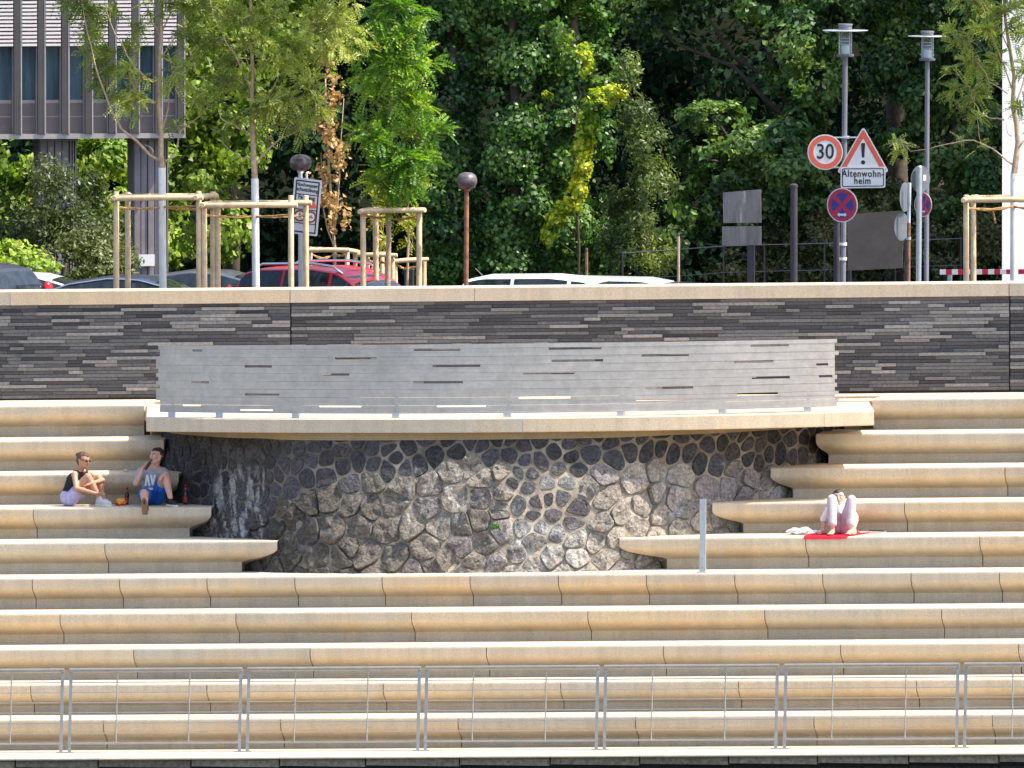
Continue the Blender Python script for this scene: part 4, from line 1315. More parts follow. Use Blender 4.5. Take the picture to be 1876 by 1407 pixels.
def simple_post(name, label, px, pyt, w, Y, mat, cap=True):
    q = P(px, pyt, Y); s = 300 * 130 / (q - CAM).dot(FWD); t = thing(name, label, "post", (q.x, Y, ZG))
    R = w / s / 2
    mb = MB(); mb.tube([(q.x, Y, ZG), (q.x, Y, q.z)], [R * 1.05, R], 12); mb.build("shaft", mat, t, t.location, smooth='auto')
    mb = MB(); mb.lathe((q.x, Y, q.z), [(R * 1.15, -.02), (R * 1.15, .012), (R * .6, .03)], 12); mb.build("cap", M['dark_metal'], t, t.location, smooth='auto')
simple_post("dark_post", "thick black post left of the lamp post with the traffic signs", 1454.5, 340, 13, 20.0, M['dark_metal'])
simple_post("dark_post", "black post directly beside the lamp post with traffic signs", 1533, 404, 12, 20.5, M['dark_metal'])
simple_post("wooden_pole", "thin weathered pole with a pale top right of the silver car", 1243, 430, 5, 20, M['young_bark'])
simple_post("wooden_pole", "short reddish brown pole behind the roof of the white car", 1074.5, 458, 5.5, 21, M['rust'])
# wire fence
fpts = [(1140, 464), (1243, 457), (1325, 451), (1400, 448.5), (1510, 446), (1640, 441), (1760, 437)]
fq = P(1400, 450, 24.5)
fen = thing("wire_fence", "low wire fence with thin dark posts running beneath the trees", "fence", (fq.x, 24.5, ZG)); fo = fen.location
mb = MB()
fz = P(1400, 449, 24.5).z
for dz in (0, -.4): mb.tube([P(px, py, 24.5) + Vector((0, 0, dz)) for px, py in fpts], .004 if dz else .007, 6)
mb.build("wire", M['lamp_grey'], fen, fo)
for px, py in fpts:
    q = P(px, py, 24.5); mb = MB(); mb.tube([(q.x, 24.52, ZG), (q.x, 24.52, q.z + .03)], .014, 8); mb.build("fence_post", M['dark_metal'], fen, fo, smooth='auto')
# barrier bar
by = 14.5
a, b_ = P(1722, 498.5, by), P(2010, 497, by)
ba = thing("barrier", "low red and white striped barrier bar behind the right tree guard", "barrier", ((a.x + b_.x) / 2, by, ZG)); bao = ba.location
mb = MB(); n = 26
for i in range(n):
    mb.mat = i % 2; p, q = lerp(a, b_, i / n), lerp(a, b_, (i + 1) / n); mb.bar(p, q, .03, .072)
mb.build("striped_board", [M['white_paint'], plain("signal_red", (.55, .015, .03), .5)], ba, bao)
for f in (.06, .94):
    q = lerp(a, b_, f); mb = MB(); mb.box((q.x - .03, by + .017, ZG), (q.x + .03, by + .06, q.z + .02)); mb.build("leg", M['galv'], ba, bao)
# white information panel and dark bin seen behind the guard
q = P(698, 490, 22.6)
t = thing("notice_board", "white picture panel standing behind the three stake guard", "sign board", (q.x, 22.6, ZG))
mb = MB(); mb.prism([P(x, y, 22.6) for x, y in ((680, 490), (718, 490), (718, 560), (680, 560))], (0, .03, 0)); mb.build("panel", M['white_paint'], t, t.location)
mb = MB()
for k, (x, y, rr) in enumerate(((699, 507, 9), (706, 516, 10), (695, 520, 7))):
    c = P(x, y, 22.595); mb.add([(c.x + rr / 121 * math.cos(i * .7) * (1 + .3 * math.sin(i * 2.3)), c.y - .001 * k, c.z + rr / 121 * math.sin(i * .7)) for i in range(9)], [range(9)])
mb.build("picture", plain("faded_green_print", (.25, .38, .26), .6), t, t.location)
for x in (684, 714):
    c = P(x, 555, 22.62); mb = MB(); mb.box((c.x - .02, 22.632, ZG), (c.x + .02, 22.67, c.z + .3)); mb.build("leg", M['galv'], t, t.location)
q = P(749.5, 492, 23.5)
t = thing("bollard", "dark square bollard behind the lush tree's guard", "bollard", (q.x, 23.5, ZG))
mb = MB(); mb.box((q.x - .065, 23.43, ZG), (q.x + .065, 23.57, q.z - .02)); mb.build("body", M['dark_metal'], t, t.location)
mb = MB(); mb.box((q.x - .07, 23.425, q.z - .019), (q.x + .07, 23.575, q.z)); mb.build("cap", M['lamp_grey'], t, t.location)

# ------------------------------------------------------------------ parked cars
def solve_Y(px, py, h):
    lo, hi = 10.5, 40.0
    for _ in range(40):
        mid = (lo + hi) / 2
        if P(px, py, mid).z > ZG + h: lo = mid
        else: hi = mid
    return (lo + hi) / 2
PROFILES = {
    'wagon': [(-2.2, .55), (-2.18, .85), (-2.12, 1.0), (-1.98, -.30), (-1.80, -.07), (-1.5, -.015), (-.3, 0), (.3, -.05), (.62, -.16), (1.2, 1.02), (1.8, .92), (2.12, .78), (2.2, .55)],
    'saloon': [(-2.25, .55), (-2.22, .85), (-2.1, 1.0), (-1.65, 1.04), (-1.25, -.22), (-.9, -.09), (-.3, 0), (.15, -.02), (.5, -.11), (1.25, 1.0), (1.9, .88), (2.2, .74), (2.25, .55)],
    'suv': [(-2.2, .6), (-2.18, .95), (-2.12, 1.1), (-1.95, -.32), (-1.8, -.10), (-1.5, -.03), (-.4, 0), (.15, -.05), (.45, -.17), (1.1, 1.14), (1.75, 1.04), (2.12, .88), (2.2, .6)],
}
def parked_car(label, kind, px_center, roof_px, roof_py, H, heading, paint, rails=False, name="parked_car", chrome=False, turn=0.0, tail=False, antenna=False, lx=1.0):
    Y = solve_Y(roof_px, roof_py, H)
    x0 = P(px_center, roof_py, Y).x
    t = thing(name, label, "car", (x0, Y, ZG), "cars parked behind the slate wall")
    prof = [(x, (z if z > .4 else H + z)) for x, z in PROFILES[kind]]
    xs = [p[0] for p in prof]; zs = [p[1] for p in prof]
    tops = lambda x: float(np.interp(x, xs, zs))
    belt = lambda x: min(0.93 + .03 * (x < -.5), tops(x) - .02)
    W, WR = 0.88, 0.56
    def wid(x): return W * (1 - .10 * (abs(x) / 2.25) ** 4)
    def wroof(x):
        t_ = max(0, min(1, (tops(x) - .95) / (H - .95 + 1e-6)))
        return lerp(wid(x) - .06, WR, t_)
    # stations
    st = sorted(set([round(v, 3) for v in np.linspace(-2.2, 2.2, 45)] + xs))
    body = MB(); rows = []
    for x in st:
        z = tops(x); bz_ = belt(x); w = wid(x); wr = wroof(x)
        r = []
        half = [(w * .86, .22), (w * .97, .30), (w, .55), (w * .995, bz_ - .06), (w * .975, bz_), (lerp(w * .96, wr, .5) + .015, lerp(bz_, z, .5)), (wr + .01, z - .03), (wr - .05, z - .010), (wr * .5, z - .002), (0, z)]
        for (y, zz) in half: r.append((x, -y, min(zz, z)))
        for (y, zz) in half[-2::-1]: r.append((x, y, min(zz, z)))
        rows.append(r)
    body.grid(rows); n = len(rows[0])
    body.face(range(n)); body.face([len(body.v) - n + i for i in range(n)])
    parts = [("body", body, M[paint], 'auto')]
    def side_y(x, f):
        w = wid(x) * .975; wr = wroof(x) + .01
        bz_ = belt(x); z1 = tops(x) - .026
        return lerp(w, wr, f) + .012 * math.sin(math.pi * f) , lerp(bz_, z1, f)
    xr = next(x for x, z in zip(xs, zs) if z > H - .35); xf = [x for x, z in zip(xs, zs) if z > 0.97][-1]
    cuts_ = [(xr + .10, -.98), (-.92, .02), (.09, xf - .22)] if kind != 'saloon' else [(xr + .16, -.86), (-.8, .05), (.12, xf - .26)]
    for sgn in (-1, 1):
        for (a, b2) in cuts_:
            g = MB(); rr = []
            for i in range(9):
                x = lerp(a, b2, i / 8); row = []
                for f in (.1, .35, .6, .98):
                    y, z = side_y(x, f); row.append((x, sgn * (y + .007), z))
                rr.append(row)
            g.grid(rr); parts.append(("side_window", g, M['car_glass'], True))
        if chrome:
            g = MB(); pts = []
            for x in np.linspace(xr + .02, xf - .1, 22):
                y, z = side_y(x, .99); pts.append((x, sgn * (y + .012), z))
            g.tube(pts, .014, 6); parts.append(("window_trim", g, M['chrome'], True))
        if rails:
            g = MB(); pts = [(-1.62, sgn * (WR - .03), tops(-1.62) + .0)] + [(x, sgn * (WR - .03), tops(x) + .055) for x in np.linspace(-1.45, .05, 8)] + [(.25, sgn * (WR - .03), tops(.25))]
            g.tube(pts, .02, 8); parts.append(("roof_rail", g, M['chrome'], True))
        g = MB(); g.ball((xf - .32, sgn * (W + .10), .98), .1, 10, 7, (.6, .9, .75)); parts.append(("mirror", g, M[paint], True))
        g = MB(); g.ball((-2.13 if kind == 'saloon' else -2.03, sgn * .70, .86 if kind == 'saloon' else H - .43), .13, 10, 7, (.6, .8, 1.2)); parts.append(("tail_lamp", g, M['tail_red'], True))
        g = MB(); g.ball((2.07, sgn * .62, .68), .14, 10, 7, (.6, 1.1, .6)); parts.append(("headlight", g, M['white_paint'], True))
        for xw in (-1.36, 1.36):
            g = MB(); g.lathe((xw, sgn * .80, .31), [(.19, -.10), (.29, -.10), (.315, -.06), (.315, .06), (.29, .10), (.19, .10)], 24, 'Y', cap=False)
            h = MB(); h.lathe((xw, sgn * .80, .31), [(.03, sgn * .095), (.18, sgn * .085), (.195, sgn * .09), (.195, -sgn * .09)], 20, 'Y')
            parts.append(("wheel", g, M['rubber'], 'auto', ("rim", h, M['rim'], 'auto')))
    # windscreen and rear window
    def glass(xa, xb, name):
        g = MB(); rr = []
        for i in range(7):
            x = lerp(xa, xb, i / 6); wr = wroof(x) - .055; z = tops(x)
            rr.append([(x + (.006 if xb > 0 else -.006), wr * f, z + .006 - (.016 * abs(f) ** 3)) for f in (-1, -.6, 0, .6, 1)])
        g.grid(rr); parts.append((name, g, M['car_glass'], True))
    iw = [x for x, z in zip(xs, zs) if z > H - .2][-1]
    glass(iw - .12, xf - .06, "windscreen")
    ir = xr
    lowx = max([x for x, z in zip(xs, zs) if x < xr and z > .9] or [xr - .1])
    glass(lowx + .05, xr + .14 if kind != 'saloon' else xr + .05, "rear_window")
    if antenna:
        g = MB(); g.tube([(-1.6, 0, tops(-1.6)), (-1.74, 0, tops(-1.6) + .11)], .006, 6); parts.append(("antenna", g, M['black_trim'], False))
    if tail:
        g = MB(); g.box((-1.98, -.55, H - .11), (-1.72, .55, H - .075)); parts.append(("spoiler", g, M[paint], 'auto'))
    for pr in parts:
        o = pr[1].build(pr[0], pr[2], t, (0, 0, 0), smooth=pr[3])
        o.location = (0, 0, 0)
        if len(pr) > 4:
            o2 = pr[4][1].build(pr[4][0], pr[4][2], o, (0, 0, 0), smooth=pr[4][3])
    t.rotation_euler = (0, 0, (math.pi if heading < 0 else 0) + turn)
    t.scale = (lx, 1, 1)
    return t
parked_car("dark blue estate car cut off at the left edge, its red tail lamp showing", 'wagon', -170, 20, 478.5, 1.74, -1, 'paint_dark', turn=rad(-24))
parked_car("silver white car at the left edge, half hidden by the dark car", 'saloon', 60, 85, 499, 1.33, 1, 'paint_silver')
parked_car("dark saloon with a chrome window line behind the first tree guard", 'saloon', 250, 245, 503.5, 1.5, 1, 'paint_dark', chrome=True)
parked_car("dark grey saloon behind the second white trunk, left of the red car", 'saloon', 395, 390, 493, 1.44, 1, 'paint_grey')
red = parked_car("bright red car with silver roof rails between the tree guards", 'suv', 640, 560, 487, 1.72, 1, 'paint_red', rails=True, turn=rad(-20), lx=.80)
parked_car("white car with dark windows right of the rusty dome lamp", 'wagon', 1050, 950, 502, 1.5, 1, 'paint_white', antenna=True, lx=.84)
parked_car("white car seen from its rear end, right of the other white car", 'wagon', 1003, 1140, 506.5, 1.38, -1, 'paint_silver')
parked_car("black car of which only a sliver of roof shows, behind the pale pole", 'saloon', 1268, 1262, 517.5, 1.33, 1, 'paint_dark')

# ------------------------------------------------------------------ trees and shrubs
def leaf_mesh(name, C, Nn, S, K, mat, parent, origin, T=None, aspect=0.34, fold=0.10, rs=0):
    """one small folded kite per leaf. C centres, Nn normals, S lengths, K colours, T long-axis hints"""
    r = np.random.default_rng(rs)
    n = len(C)
    Nn = Nn / (np.linalg.norm(Nn, axis=1, keepdims=True) + 1e-9)
    if T is None: T = r.normal(size=(n, 3)); T[:, 2] -= 0.5
    T = T - Nn * (T * Nn).sum(1, keepdims=True)
    T /= (np.linalg.norm(T, axis=1, keepdims=True) + 1e-9)
    B = np.cross(Nn, T)
    s = S[:, None]
    V = np.empty((n, 4, 3))
    V[:, 0] = C - T * s * .5
    V[:, 1] = C + B * s * aspect - T * s * .05 - Nn * s * fold
    V[:, 2] = C + T * s * .5 - Nn * s * fold * .5
    V[:, 3] = C - B * s * aspect - T * s * .05 - Nn * s * fold
    V = V.reshape(-1, 3) - np.array(origin)
    me = bpy.data.meshes.new(name)
    me.vertices.add(n * 4); me.vertices.foreach_set("co", V.astype(np.float32).ravel())
    me.loops.add(n * 4); me.polygons.add(n)
    me.loops.foreach_set("vertex_index", np.arange(n * 4, dtype=np.int32))
    me.polygons.foreach_set("loop_start", np.arange(0, n * 4, 4, dtype=np.int32))
    me.polygons.foreach_set("loop_total", np.full(n, 4, dtype=np.int32))
    me.update(calc_edges=True)
    at = me.color_attributes.new("Col", 'FLOAT_COLOR', 'POINT')
    col = np.ones((n, 4, 4)); col[:, :, :3] = K[:, None, :]
    at.data.foreach_set("color", col.astype(np.float32).ravel())
    me.materials.append(mat)
    o = bpy.data.objects.new(name, me); COL.objects.link(o)
    o.parent = parent
    return o

def fbm(p, f, seed):
    return noise.noise(Vector((p[0] * f + seed, p[1] * f, p[2] * f))) + .5 * noise.noise(Vector((p[0] * f * 2.3 - seed, p[1] * f * 2.3, p[2] * f * 2.3)))

def blob_leaves(blobs, n, seed, shell=0.55, gap=-0.12, gapf=1.3, up=0.35, droop=0.0):
    """blobs: (px, py, Y, rx_px, ry_px, depth_m, weight) -> centres, outward normals"""
    r = np.random.default_rng(seed)
    ws = np.array([b[6] if len(b) > 6 else b[3] * b[4] for b in blobs], float); ws /= ws.sum()
    C, Nn = [], []
    for b, w in zip(blobs, ws):
        c = P(b[0], b[1], b[2]); s = 39000.0 / (c - CAM).dot(FWD)
        R = np.array((b[3] / s, b[5], b[4] / s))
        m = int(n * w); got = 0; tries = 0
        while got < m and tries < 12:
            k = int((m - got) * 1.8) + 20
            d = r.normal(size=(k, 3)); d /= np.linalg.norm(d, axis=1, keepdims=True)
            rr = (shell + (1 - shell) * r.random(k)) * (1 + .10 * r.normal(size=k))
            p = np.array(c) + d * R * rr[:, None]
            keep = np.array([fbm(q, gapf, seed * 3.7) > gap + .25 * (1 - x) for q, x in zip(p, rr)])
            p, d = p[keep][:m - got], d[keep][:m - got]
            C.append(p); Nn.append(d / R * R.mean()); got += len(p); tries += 1
    C = np.concatenate(C); Nn = np.concatenate(Nn)
    Nn /= np.linalg.norm(Nn, axis=1, keepdims=True)
    Nn = Nn + r.normal(size=Nn.shape) * .55 + np.array((0, 0, up))
    return C, Nn

def tints(C, hues, seed, spread=.25, freq=1.1):
    r = np.random.default_rng(seed + 99)
    n = len(C); hues = np.array(hues)
    f = np.array([noise.noise(Vector((c[0] * freq, c[1] * freq, c[2] * freq + seed))) for c in C]) * .9 + .5 + r.normal(size=n) * .22
    i = np.clip(f, 0, .999) * (len(hues) - 1); a = i.astype(int); t = (i - a)[:, None]
    K = hues[a] * (1 - t) + hues[np.minimum(a + 1, len(hues) - 1)] * t
    return np.clip(K * (1 + spread * r.normal(size=(n, 1))), .003, .8)

def branches(mb, root, tips, seed, r0=.05):
    rg = random.Random(seed)
    for tp in tips:
        a, b = Vector(root), Vector(tp); L = (b - a).length
        pts = [a]
        for i in (1, 2, 3):
            t = i / 4; pts.append(lerp(a, b, t) + Vector((rg.uniform(-1, 1), rg.uniform(-1, 1), rg.uniform(-.4, .8))) * L * .06)
        pts.append(b)
        mb.tube(pts, [r0 * (1 - .8 * i / 4) for i in range(5)], 6)

def wood_tree(name, label, cat, blobs, n, leaf, hues, trunk_px, Y, seed, mat='leaf', group=None, trunk_r=.12, shell=.55, gap=-.12, gapf=1.3, up=.35, spread=.25, aspect=.34, trunk_top=None):
    base = P(trunk_px, 520, Y)
    t = thing(name, label, cat, (base.x, Y, ZG), group); o = t.location
    C, Nn = blob_leaves(blobs, n, seed, shell, gap, gapf, up)
    r = np.random.default_rng(seed)
    ok = C[:, 2] > ZG + .05; C, Nn = C[ok], Nn[ok]
    S = leaf * (0.7 + .6 * r.random(len(C)))
    leaf_mesh("crown", C, Nn, S, tints(C, hues, seed, spread), M[mat], t, o, aspect=aspect, rs=seed)
    mb = MB()
    cs = [P(b[0], b[1], b[2]) for b in blobs]
    top = max(c.z for c in cs)
    ztr = P(trunk_px, trunk_top, Y).z if trunk_top is not None else lerp(ZG, top, .55)
    pts = [(base.x, Y, ZG), (base.x + .05, Y, lerp(ZG, ztr, .4)), (base.x - .03, Y, lerp(ZG, ztr, .8)), (base.x + .02, Y, ztr)]
    mb.tube(pts, [trunk_r * 1.25, trunk_r, trunk_r * .8, trunk_r * .55], 12)
    for i, c in enumerate(cs):
        zr = max(ZG + .3, min(ztr, c.z - .3)); branches(mb, (base.x, Y, zr), [c], seed + i, trunk_r * .45)
    mb.build("trunk", M['bark'], t, o, smooth=True)
    return t

G_BRIGHT = [(.09, .16, .022), (.16, .26, .032), (.26, .37, .05), (.34, .43, .07)]
G_IVY = [(.034, .088, .024), (.066, .155, .036), (.12, .23, .05), (.21, .32, .08)]
G_MAPLE = [(.034, .085, .027), (.07, .145, .04), (.13, .22, .055), (.22, .31, .09)]
G_OLIVE = [(.055, .09, .025), (.09, .14, .035), (.14, .20, .05), (.20, .24, .06)]
G_DARK = [(.012, .034, .018), (.018, .045, .022), (.028, .06, .028)]  # darker than real foliage, standing in for the shade of the woods
G_YELLOW = [(.18, .30, .025), (.38, .47, .03), (.56, .58, .04), (.58, .56, .06)]
G_YEW = [(.045, .07, .025), (.075, .10, .035), (.12, .15, .05), (.18, .20, .07)]

# bright trees behind and beside the office building
wood_tree("plane_tree", "bright green broadleaf tree directly right of the office building", "tree",
          [(395, 20, 29, 75, 90, 1.1), (450, 120, 29, 80, 90, 1.1), (372, 180, 28.6, 55, 90, 1.0), (430, 260, 28.6, 70, 80, .9), (370, 330, 28.4, 60, 70, .8), (540, 60, 29.5, 90, 100, 1.1), (560, -90, 29.5, 120, 100, 1.2), (400, -120, 29.5, 120, 100, 1.2), (400, 420, 28.6, 70, 60, .7), (330, 60, 31.5, 70, 120, .8)],
          22000, .11, G_BRIGHT, 420, 29.3, 3, group="broadleaf trees behind the street")
wood_tree("plane_tree", "bright green foliage seen between the piers under the office building", "tree",
          [(190, 290, 34, 75, 60, .9), (200, 370, 34, 70, 60, .9), (210, 440, 34, 70, 50, .8), (40, 290, 34, 70, 60, .9), (20, 370, 34, 75, 70, .9), (110, 330, 34.5, 70, 70, .9), (280, 350, 35, 70, 90, .9), (290, 450, 34.5, 70, 50, .8), (-90, 340, 34, 80, 90, .9)],
          18000, .11, G_BRIGHT, 160, 34.5, 4, group="broadleaf trees behind the street", trunk_top=250)
wood_tree("yew_shrub", "grey green feathery shrub in front of the left building pier", "shrub",
          [(120, 380, 23.5, 70, 70, .7), (90, 330, 23.5, 45, 55, .6), (150, 440, 23.3, 80, 70, .8), (60, 420, 23.5, 65, 70, .7), (185, 480, 23, 45, 45, .6), (110, 490, 23, 90, 45, .7), (170, 350, 24, 32, 45, .4), (215, 430, 24, 30, 60, .4), (230, 480, 23.5, 30, 40, .4)],
          13000, .075, G_YEW, 120, 23.6, 5, trunk_r=.05, shell=.4, aspect=.22, gap=-.2, gapf=2.2)
wood_tree("leafy_bush", "low yellow green bush behind the cars at the left edge", "shrub",
          [(20, 470, 22, 45, 35, .5), (65, 490, 22, 45, 35, .5), (-30, 460, 22, 50, 45, .5), (40, 440, 22.4, 30, 30, .4)],
          2600, .095, G_BRIGHT, 30, 22.2, 6, trunk_r=.03, shell=.4)
# ivy clad columns
IV = ["narrow dark tree clad in ivy, left of the rusty dome lamp", "tall dark ivy clad tree in the middle, just right of the rusty dome lamp", "tall dark ivy clad tree behind the yellow green creeper"]
for i, (px, w, Y, sd) in enumerate(((830, 62, 27.2, 11), (940, 66, 27.0, 12), (1052, 72, 27.4, 13))):
    rr = random.Random(sd); bl = []
    for k, py in enumerate(range(-260, 500, 62)):
        bl.append((px + rr.uniform(-16, 16), py, Y + rr.uniform(-.2, .2), w * rr.uniform(.75, 1.12), 52, .55 * rr.uniform(.8, 1.2)))
        if rr.random() < .6: bl.append((px + rr.choice([-1, 1]) * w * .7, py + 20, Y - .15, w * .45, 38, .35))
    wood_tree("ivy_tree", IV[i], "tree", bl, 32000, .083, G_IVY, px, Y, sd, 'leaf_gloss', "ivy clad trees in the middle", .08, .62, -.16, 1.6, .1, .35, .36, -250)
wood_tree("creeper", "yellow green creeper climbing in front of the ivy clad trees", "climbing plant",
          [(1125, 168, 26.2, 30, 17, .2), (1095, 185, 26.2, 32, 24, .22), (1078, 222, 26.2, 24, 30, .2), (1070, 262, 26.2, 24, 30, .2), (1068, 300, 26.2, 17, 34, .15), (1060, 340, 26.2, 18, 34, .15), (1040, 375, 26.2, 28, 22, .18), (1020, 400, 26.2, 22, 22, .15), (1005, 430, 26.2, 14, 22, .12), (1070, 110, 26.3, 16, 30, .12), (1003, 178, 26.3, 10, 12, .1)],
          6200, .082, G_YELLOW, 1055, 26.25, 14, 'leaf', None, .02, .12, -.18, 3.0, .2, .2, .36, 200)
wood_tree("feathery_tree", "young olive green feathery tree right of the yellow creeper", "tree",
          [(1165, 215, 25.2, 42, 45, .5), (1190, 270, 25.2, 48, 50, .55), (1195, 335, 25.2, 50, 50, .55), (1180, 400, 25.2, 50, 50, .55), (1165, 450, 25.2, 45, 45, .5), (1205, 470, 25.2, 40, 40, .5), (1130, 380, 25.4, 35, 60, .4), (1120, 470, 25.4, 40, 45, .4), (1150, 130, 25.5, 30, 45, .4)],
          9500, .075, G_OLIVE, 1180, 25.3, 15, 'leaf', None, .05, .35, -.15, 2.0, .3, .25, .2, 200)
# broadleaf trees at the right
wood_tree("maple_tree", "broadleaf tree behind the left street lamp, dark with pale lit leaves", "tree",
          [(1470, 70, 29, 70, 65, .9), (1500, 150, 28.6, 55, 60, .8), (1440, 130, 29, 45, 50, .7), (1400, 10, 29.4, 60, 40, .8), (1480, 215, 28.6, 45, 40, .6), (1340, -60, 29.6, 90, 60, 1.0), (1530, 0, 29.5, 60, 60, .8), (1250, -30, 29.8, 100, 45, 1.0), (1180, 20, 29.8, 60, 60, .8)],
          17000, .105, G_MAPLE, 1470, 29.8, 16, group="broadleaf trees behind the street", gapf=1.8, gap=-.05)
wood_tree("maple_tree", "low broadleaf tree with layered sprays left of the 30 sign", "tree",
          [(1310, 215, 27, 70, 30, .6), (1380, 265, 27, 80, 35, .7), (1280, 280, 27, 50, 35, .5), (1440, 250, 27, 60, 35, .6), (1440, 310, 26.6, 55, 40, .6), (1330, 330, 27, 70, 40, .6), (1270, 380, 26.8, 45, 50, .5), (1480, 360, 26.8, 45, 50, .5), (1400, 370, 27, 60, 35, .5), (1250, 440, 26.8, 45, 45, .5)],
          14500, .105, G_MAPLE, 1390, 27.4, 17, group="broadleaf trees behind the street", gapf=1.8, gap=-.02, trunk_top=330, trunk_r=.08)
wood_tree("maple_tree", "broadleaf tree between the two street lamps and the white house", "tree",
          [(1640, 120, 30, 60, 60, .8), (1700, 190, 29.6, 65, 60, .8), (1770, 110, 30, 70, 70, .9), (1780, 230, 29.4, 60, 60, .8), (1680, 20, 30.4, 90, 60, .9), (1600, 40, 30.4, 50, 50, .7), (1810, 20, 30, 60, 70, .8), (1740, 300, 29, 60, 50, .7), (1800, 330, 28.6, 40, 60, .6), (1640, 250, 29.6, 45, 40, .5), (1730, 390, 28.6, 50, 45, .6)],
          19000, .105, G_MAPLE, 1720, 30.5, 18, group="broadleaf trees behind the street", gapf=1.7, gap=-.05)
wood_tree("hedge_bush", "olive speckled bushes along the fence under the lamp posts", "hedge",
          [(1430, 420, 27, 60, 55, .5), (1500, 440, 27, 55, 60, .5), (1560, 380, 27, 50, 50, .5), (1600, 470, 27, 60, 45, .5), (1690, 450, 27, 50, 60, .5), (1480, 490, 26.6, 70, 30, .4), (1620, 370, 27.2, 50, 50, .5), (1790, 440, 27, 60, 60, .5), (1720, 490, 26.6, 60, 30, .4), (1350, 490, 27, 70, 35, .4), (1560, 300, 28, 60, 45, .5)],
          15000, .08, [(.05, .075, .025), (.085, .11, .035), (.15, .16, .055), (.22, .20, .08)], 1560, 27.2, 19, 'leaf', None, .04, .3, -.05, 2.2, .3, .3, .3, 420)
# tall shade tree whose crown hangs above the picture
wood_tree("shade_tree", "tall spreading tree whose crown darkens the gap beside the lamps", "tree",
          [(1560, -330, 31, 190, 120, 2.4), (1760, -300, 31, 190, 140, 2.4), (1660, -480, 31, 230, 140, 2.6), (1900, -430, 31, 200, 150, 2.4), (1480, -200, 32, 120, 70, 1.6)],
          17000, .17, G_DARK, 1640, 32.2, 20, 'leaf_matt', group="broadleaf trees behind the street", trunk_r=.16, shell=.3, gap=-.4)
# dark wood behind everything
r_ = np.random.default_rng(77)
bl = []
for i, px in enumerate(range(-900, 3100, 135)):
    for py in (-330, -170, -20, 130, 280, 420, 500):
        bl.append((px + r_.uniform(-40, 40), py + r_.uniform(-25, 25), 40 + r_.uniform(-1.2, 1.2), 105, 105, 1.6))
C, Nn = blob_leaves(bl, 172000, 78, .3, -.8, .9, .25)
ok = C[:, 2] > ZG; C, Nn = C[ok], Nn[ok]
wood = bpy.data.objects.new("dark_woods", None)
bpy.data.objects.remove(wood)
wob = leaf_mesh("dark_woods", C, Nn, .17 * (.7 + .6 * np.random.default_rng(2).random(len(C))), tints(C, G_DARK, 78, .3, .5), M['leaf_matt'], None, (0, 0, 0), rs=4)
tag(wob, "dark mass of woodland closing the view behind all trees", "woodland", kind="stuff")

# ------------------------------------------------------------------ young street trees with pinnate leaves
def fronds(C, D, L, hues, seed, pairs=7, leaflet=.036, aspect=.2):
    """compound leaves: arrays of leaflet centres, normals, axis, size, colours"""
    r = np.random.default_rng(seed); n = len(C)
    D = D / np.linalg.norm(D, axis=1, keepdims=True)
    Nn = np.cross(D, r.normal(size=(n, 3))); Nn[:, 2] = np.abs(Nn[:, 2]) + .5
    Nn -= D * (Nn * D).sum(1, keepdims=True); Nn /= np.linalg.norm(Nn, axis=1, keepdims=True)
    B = np.cross(Nn, D)
    base = tints(C, hues, seed, .18, .9)
    cc, nn, tt, ss, kk = [], [], [], [], []
    for k in range(pairs):
        f = (k + .7) / pairs
        cen = C + D * (L * f)[:, None] - np.array((0, 0, 1)) * (L * .25 * f * f)[:, None]
        w = leaflet * (1 - .45 * abs(f - .45))
        for sg in (-1, 1):
            ax = B * sg + D * .55
            cc.append(cen + ax * w * .5); nn.append(Nn + r.normal(size=(n, 3)) * .25); tt.append(ax); ss.append(w * (.85 + .3 * r.random(n))); kk.append(base * (1 + .12 * r.normal(size=(n, 1))))
    return np.concatenate(cc), np.concatenate(nn), np.concatenate(tt), np.concatenate(ss), np.clip(np.concatenate(kk), .004, .8)

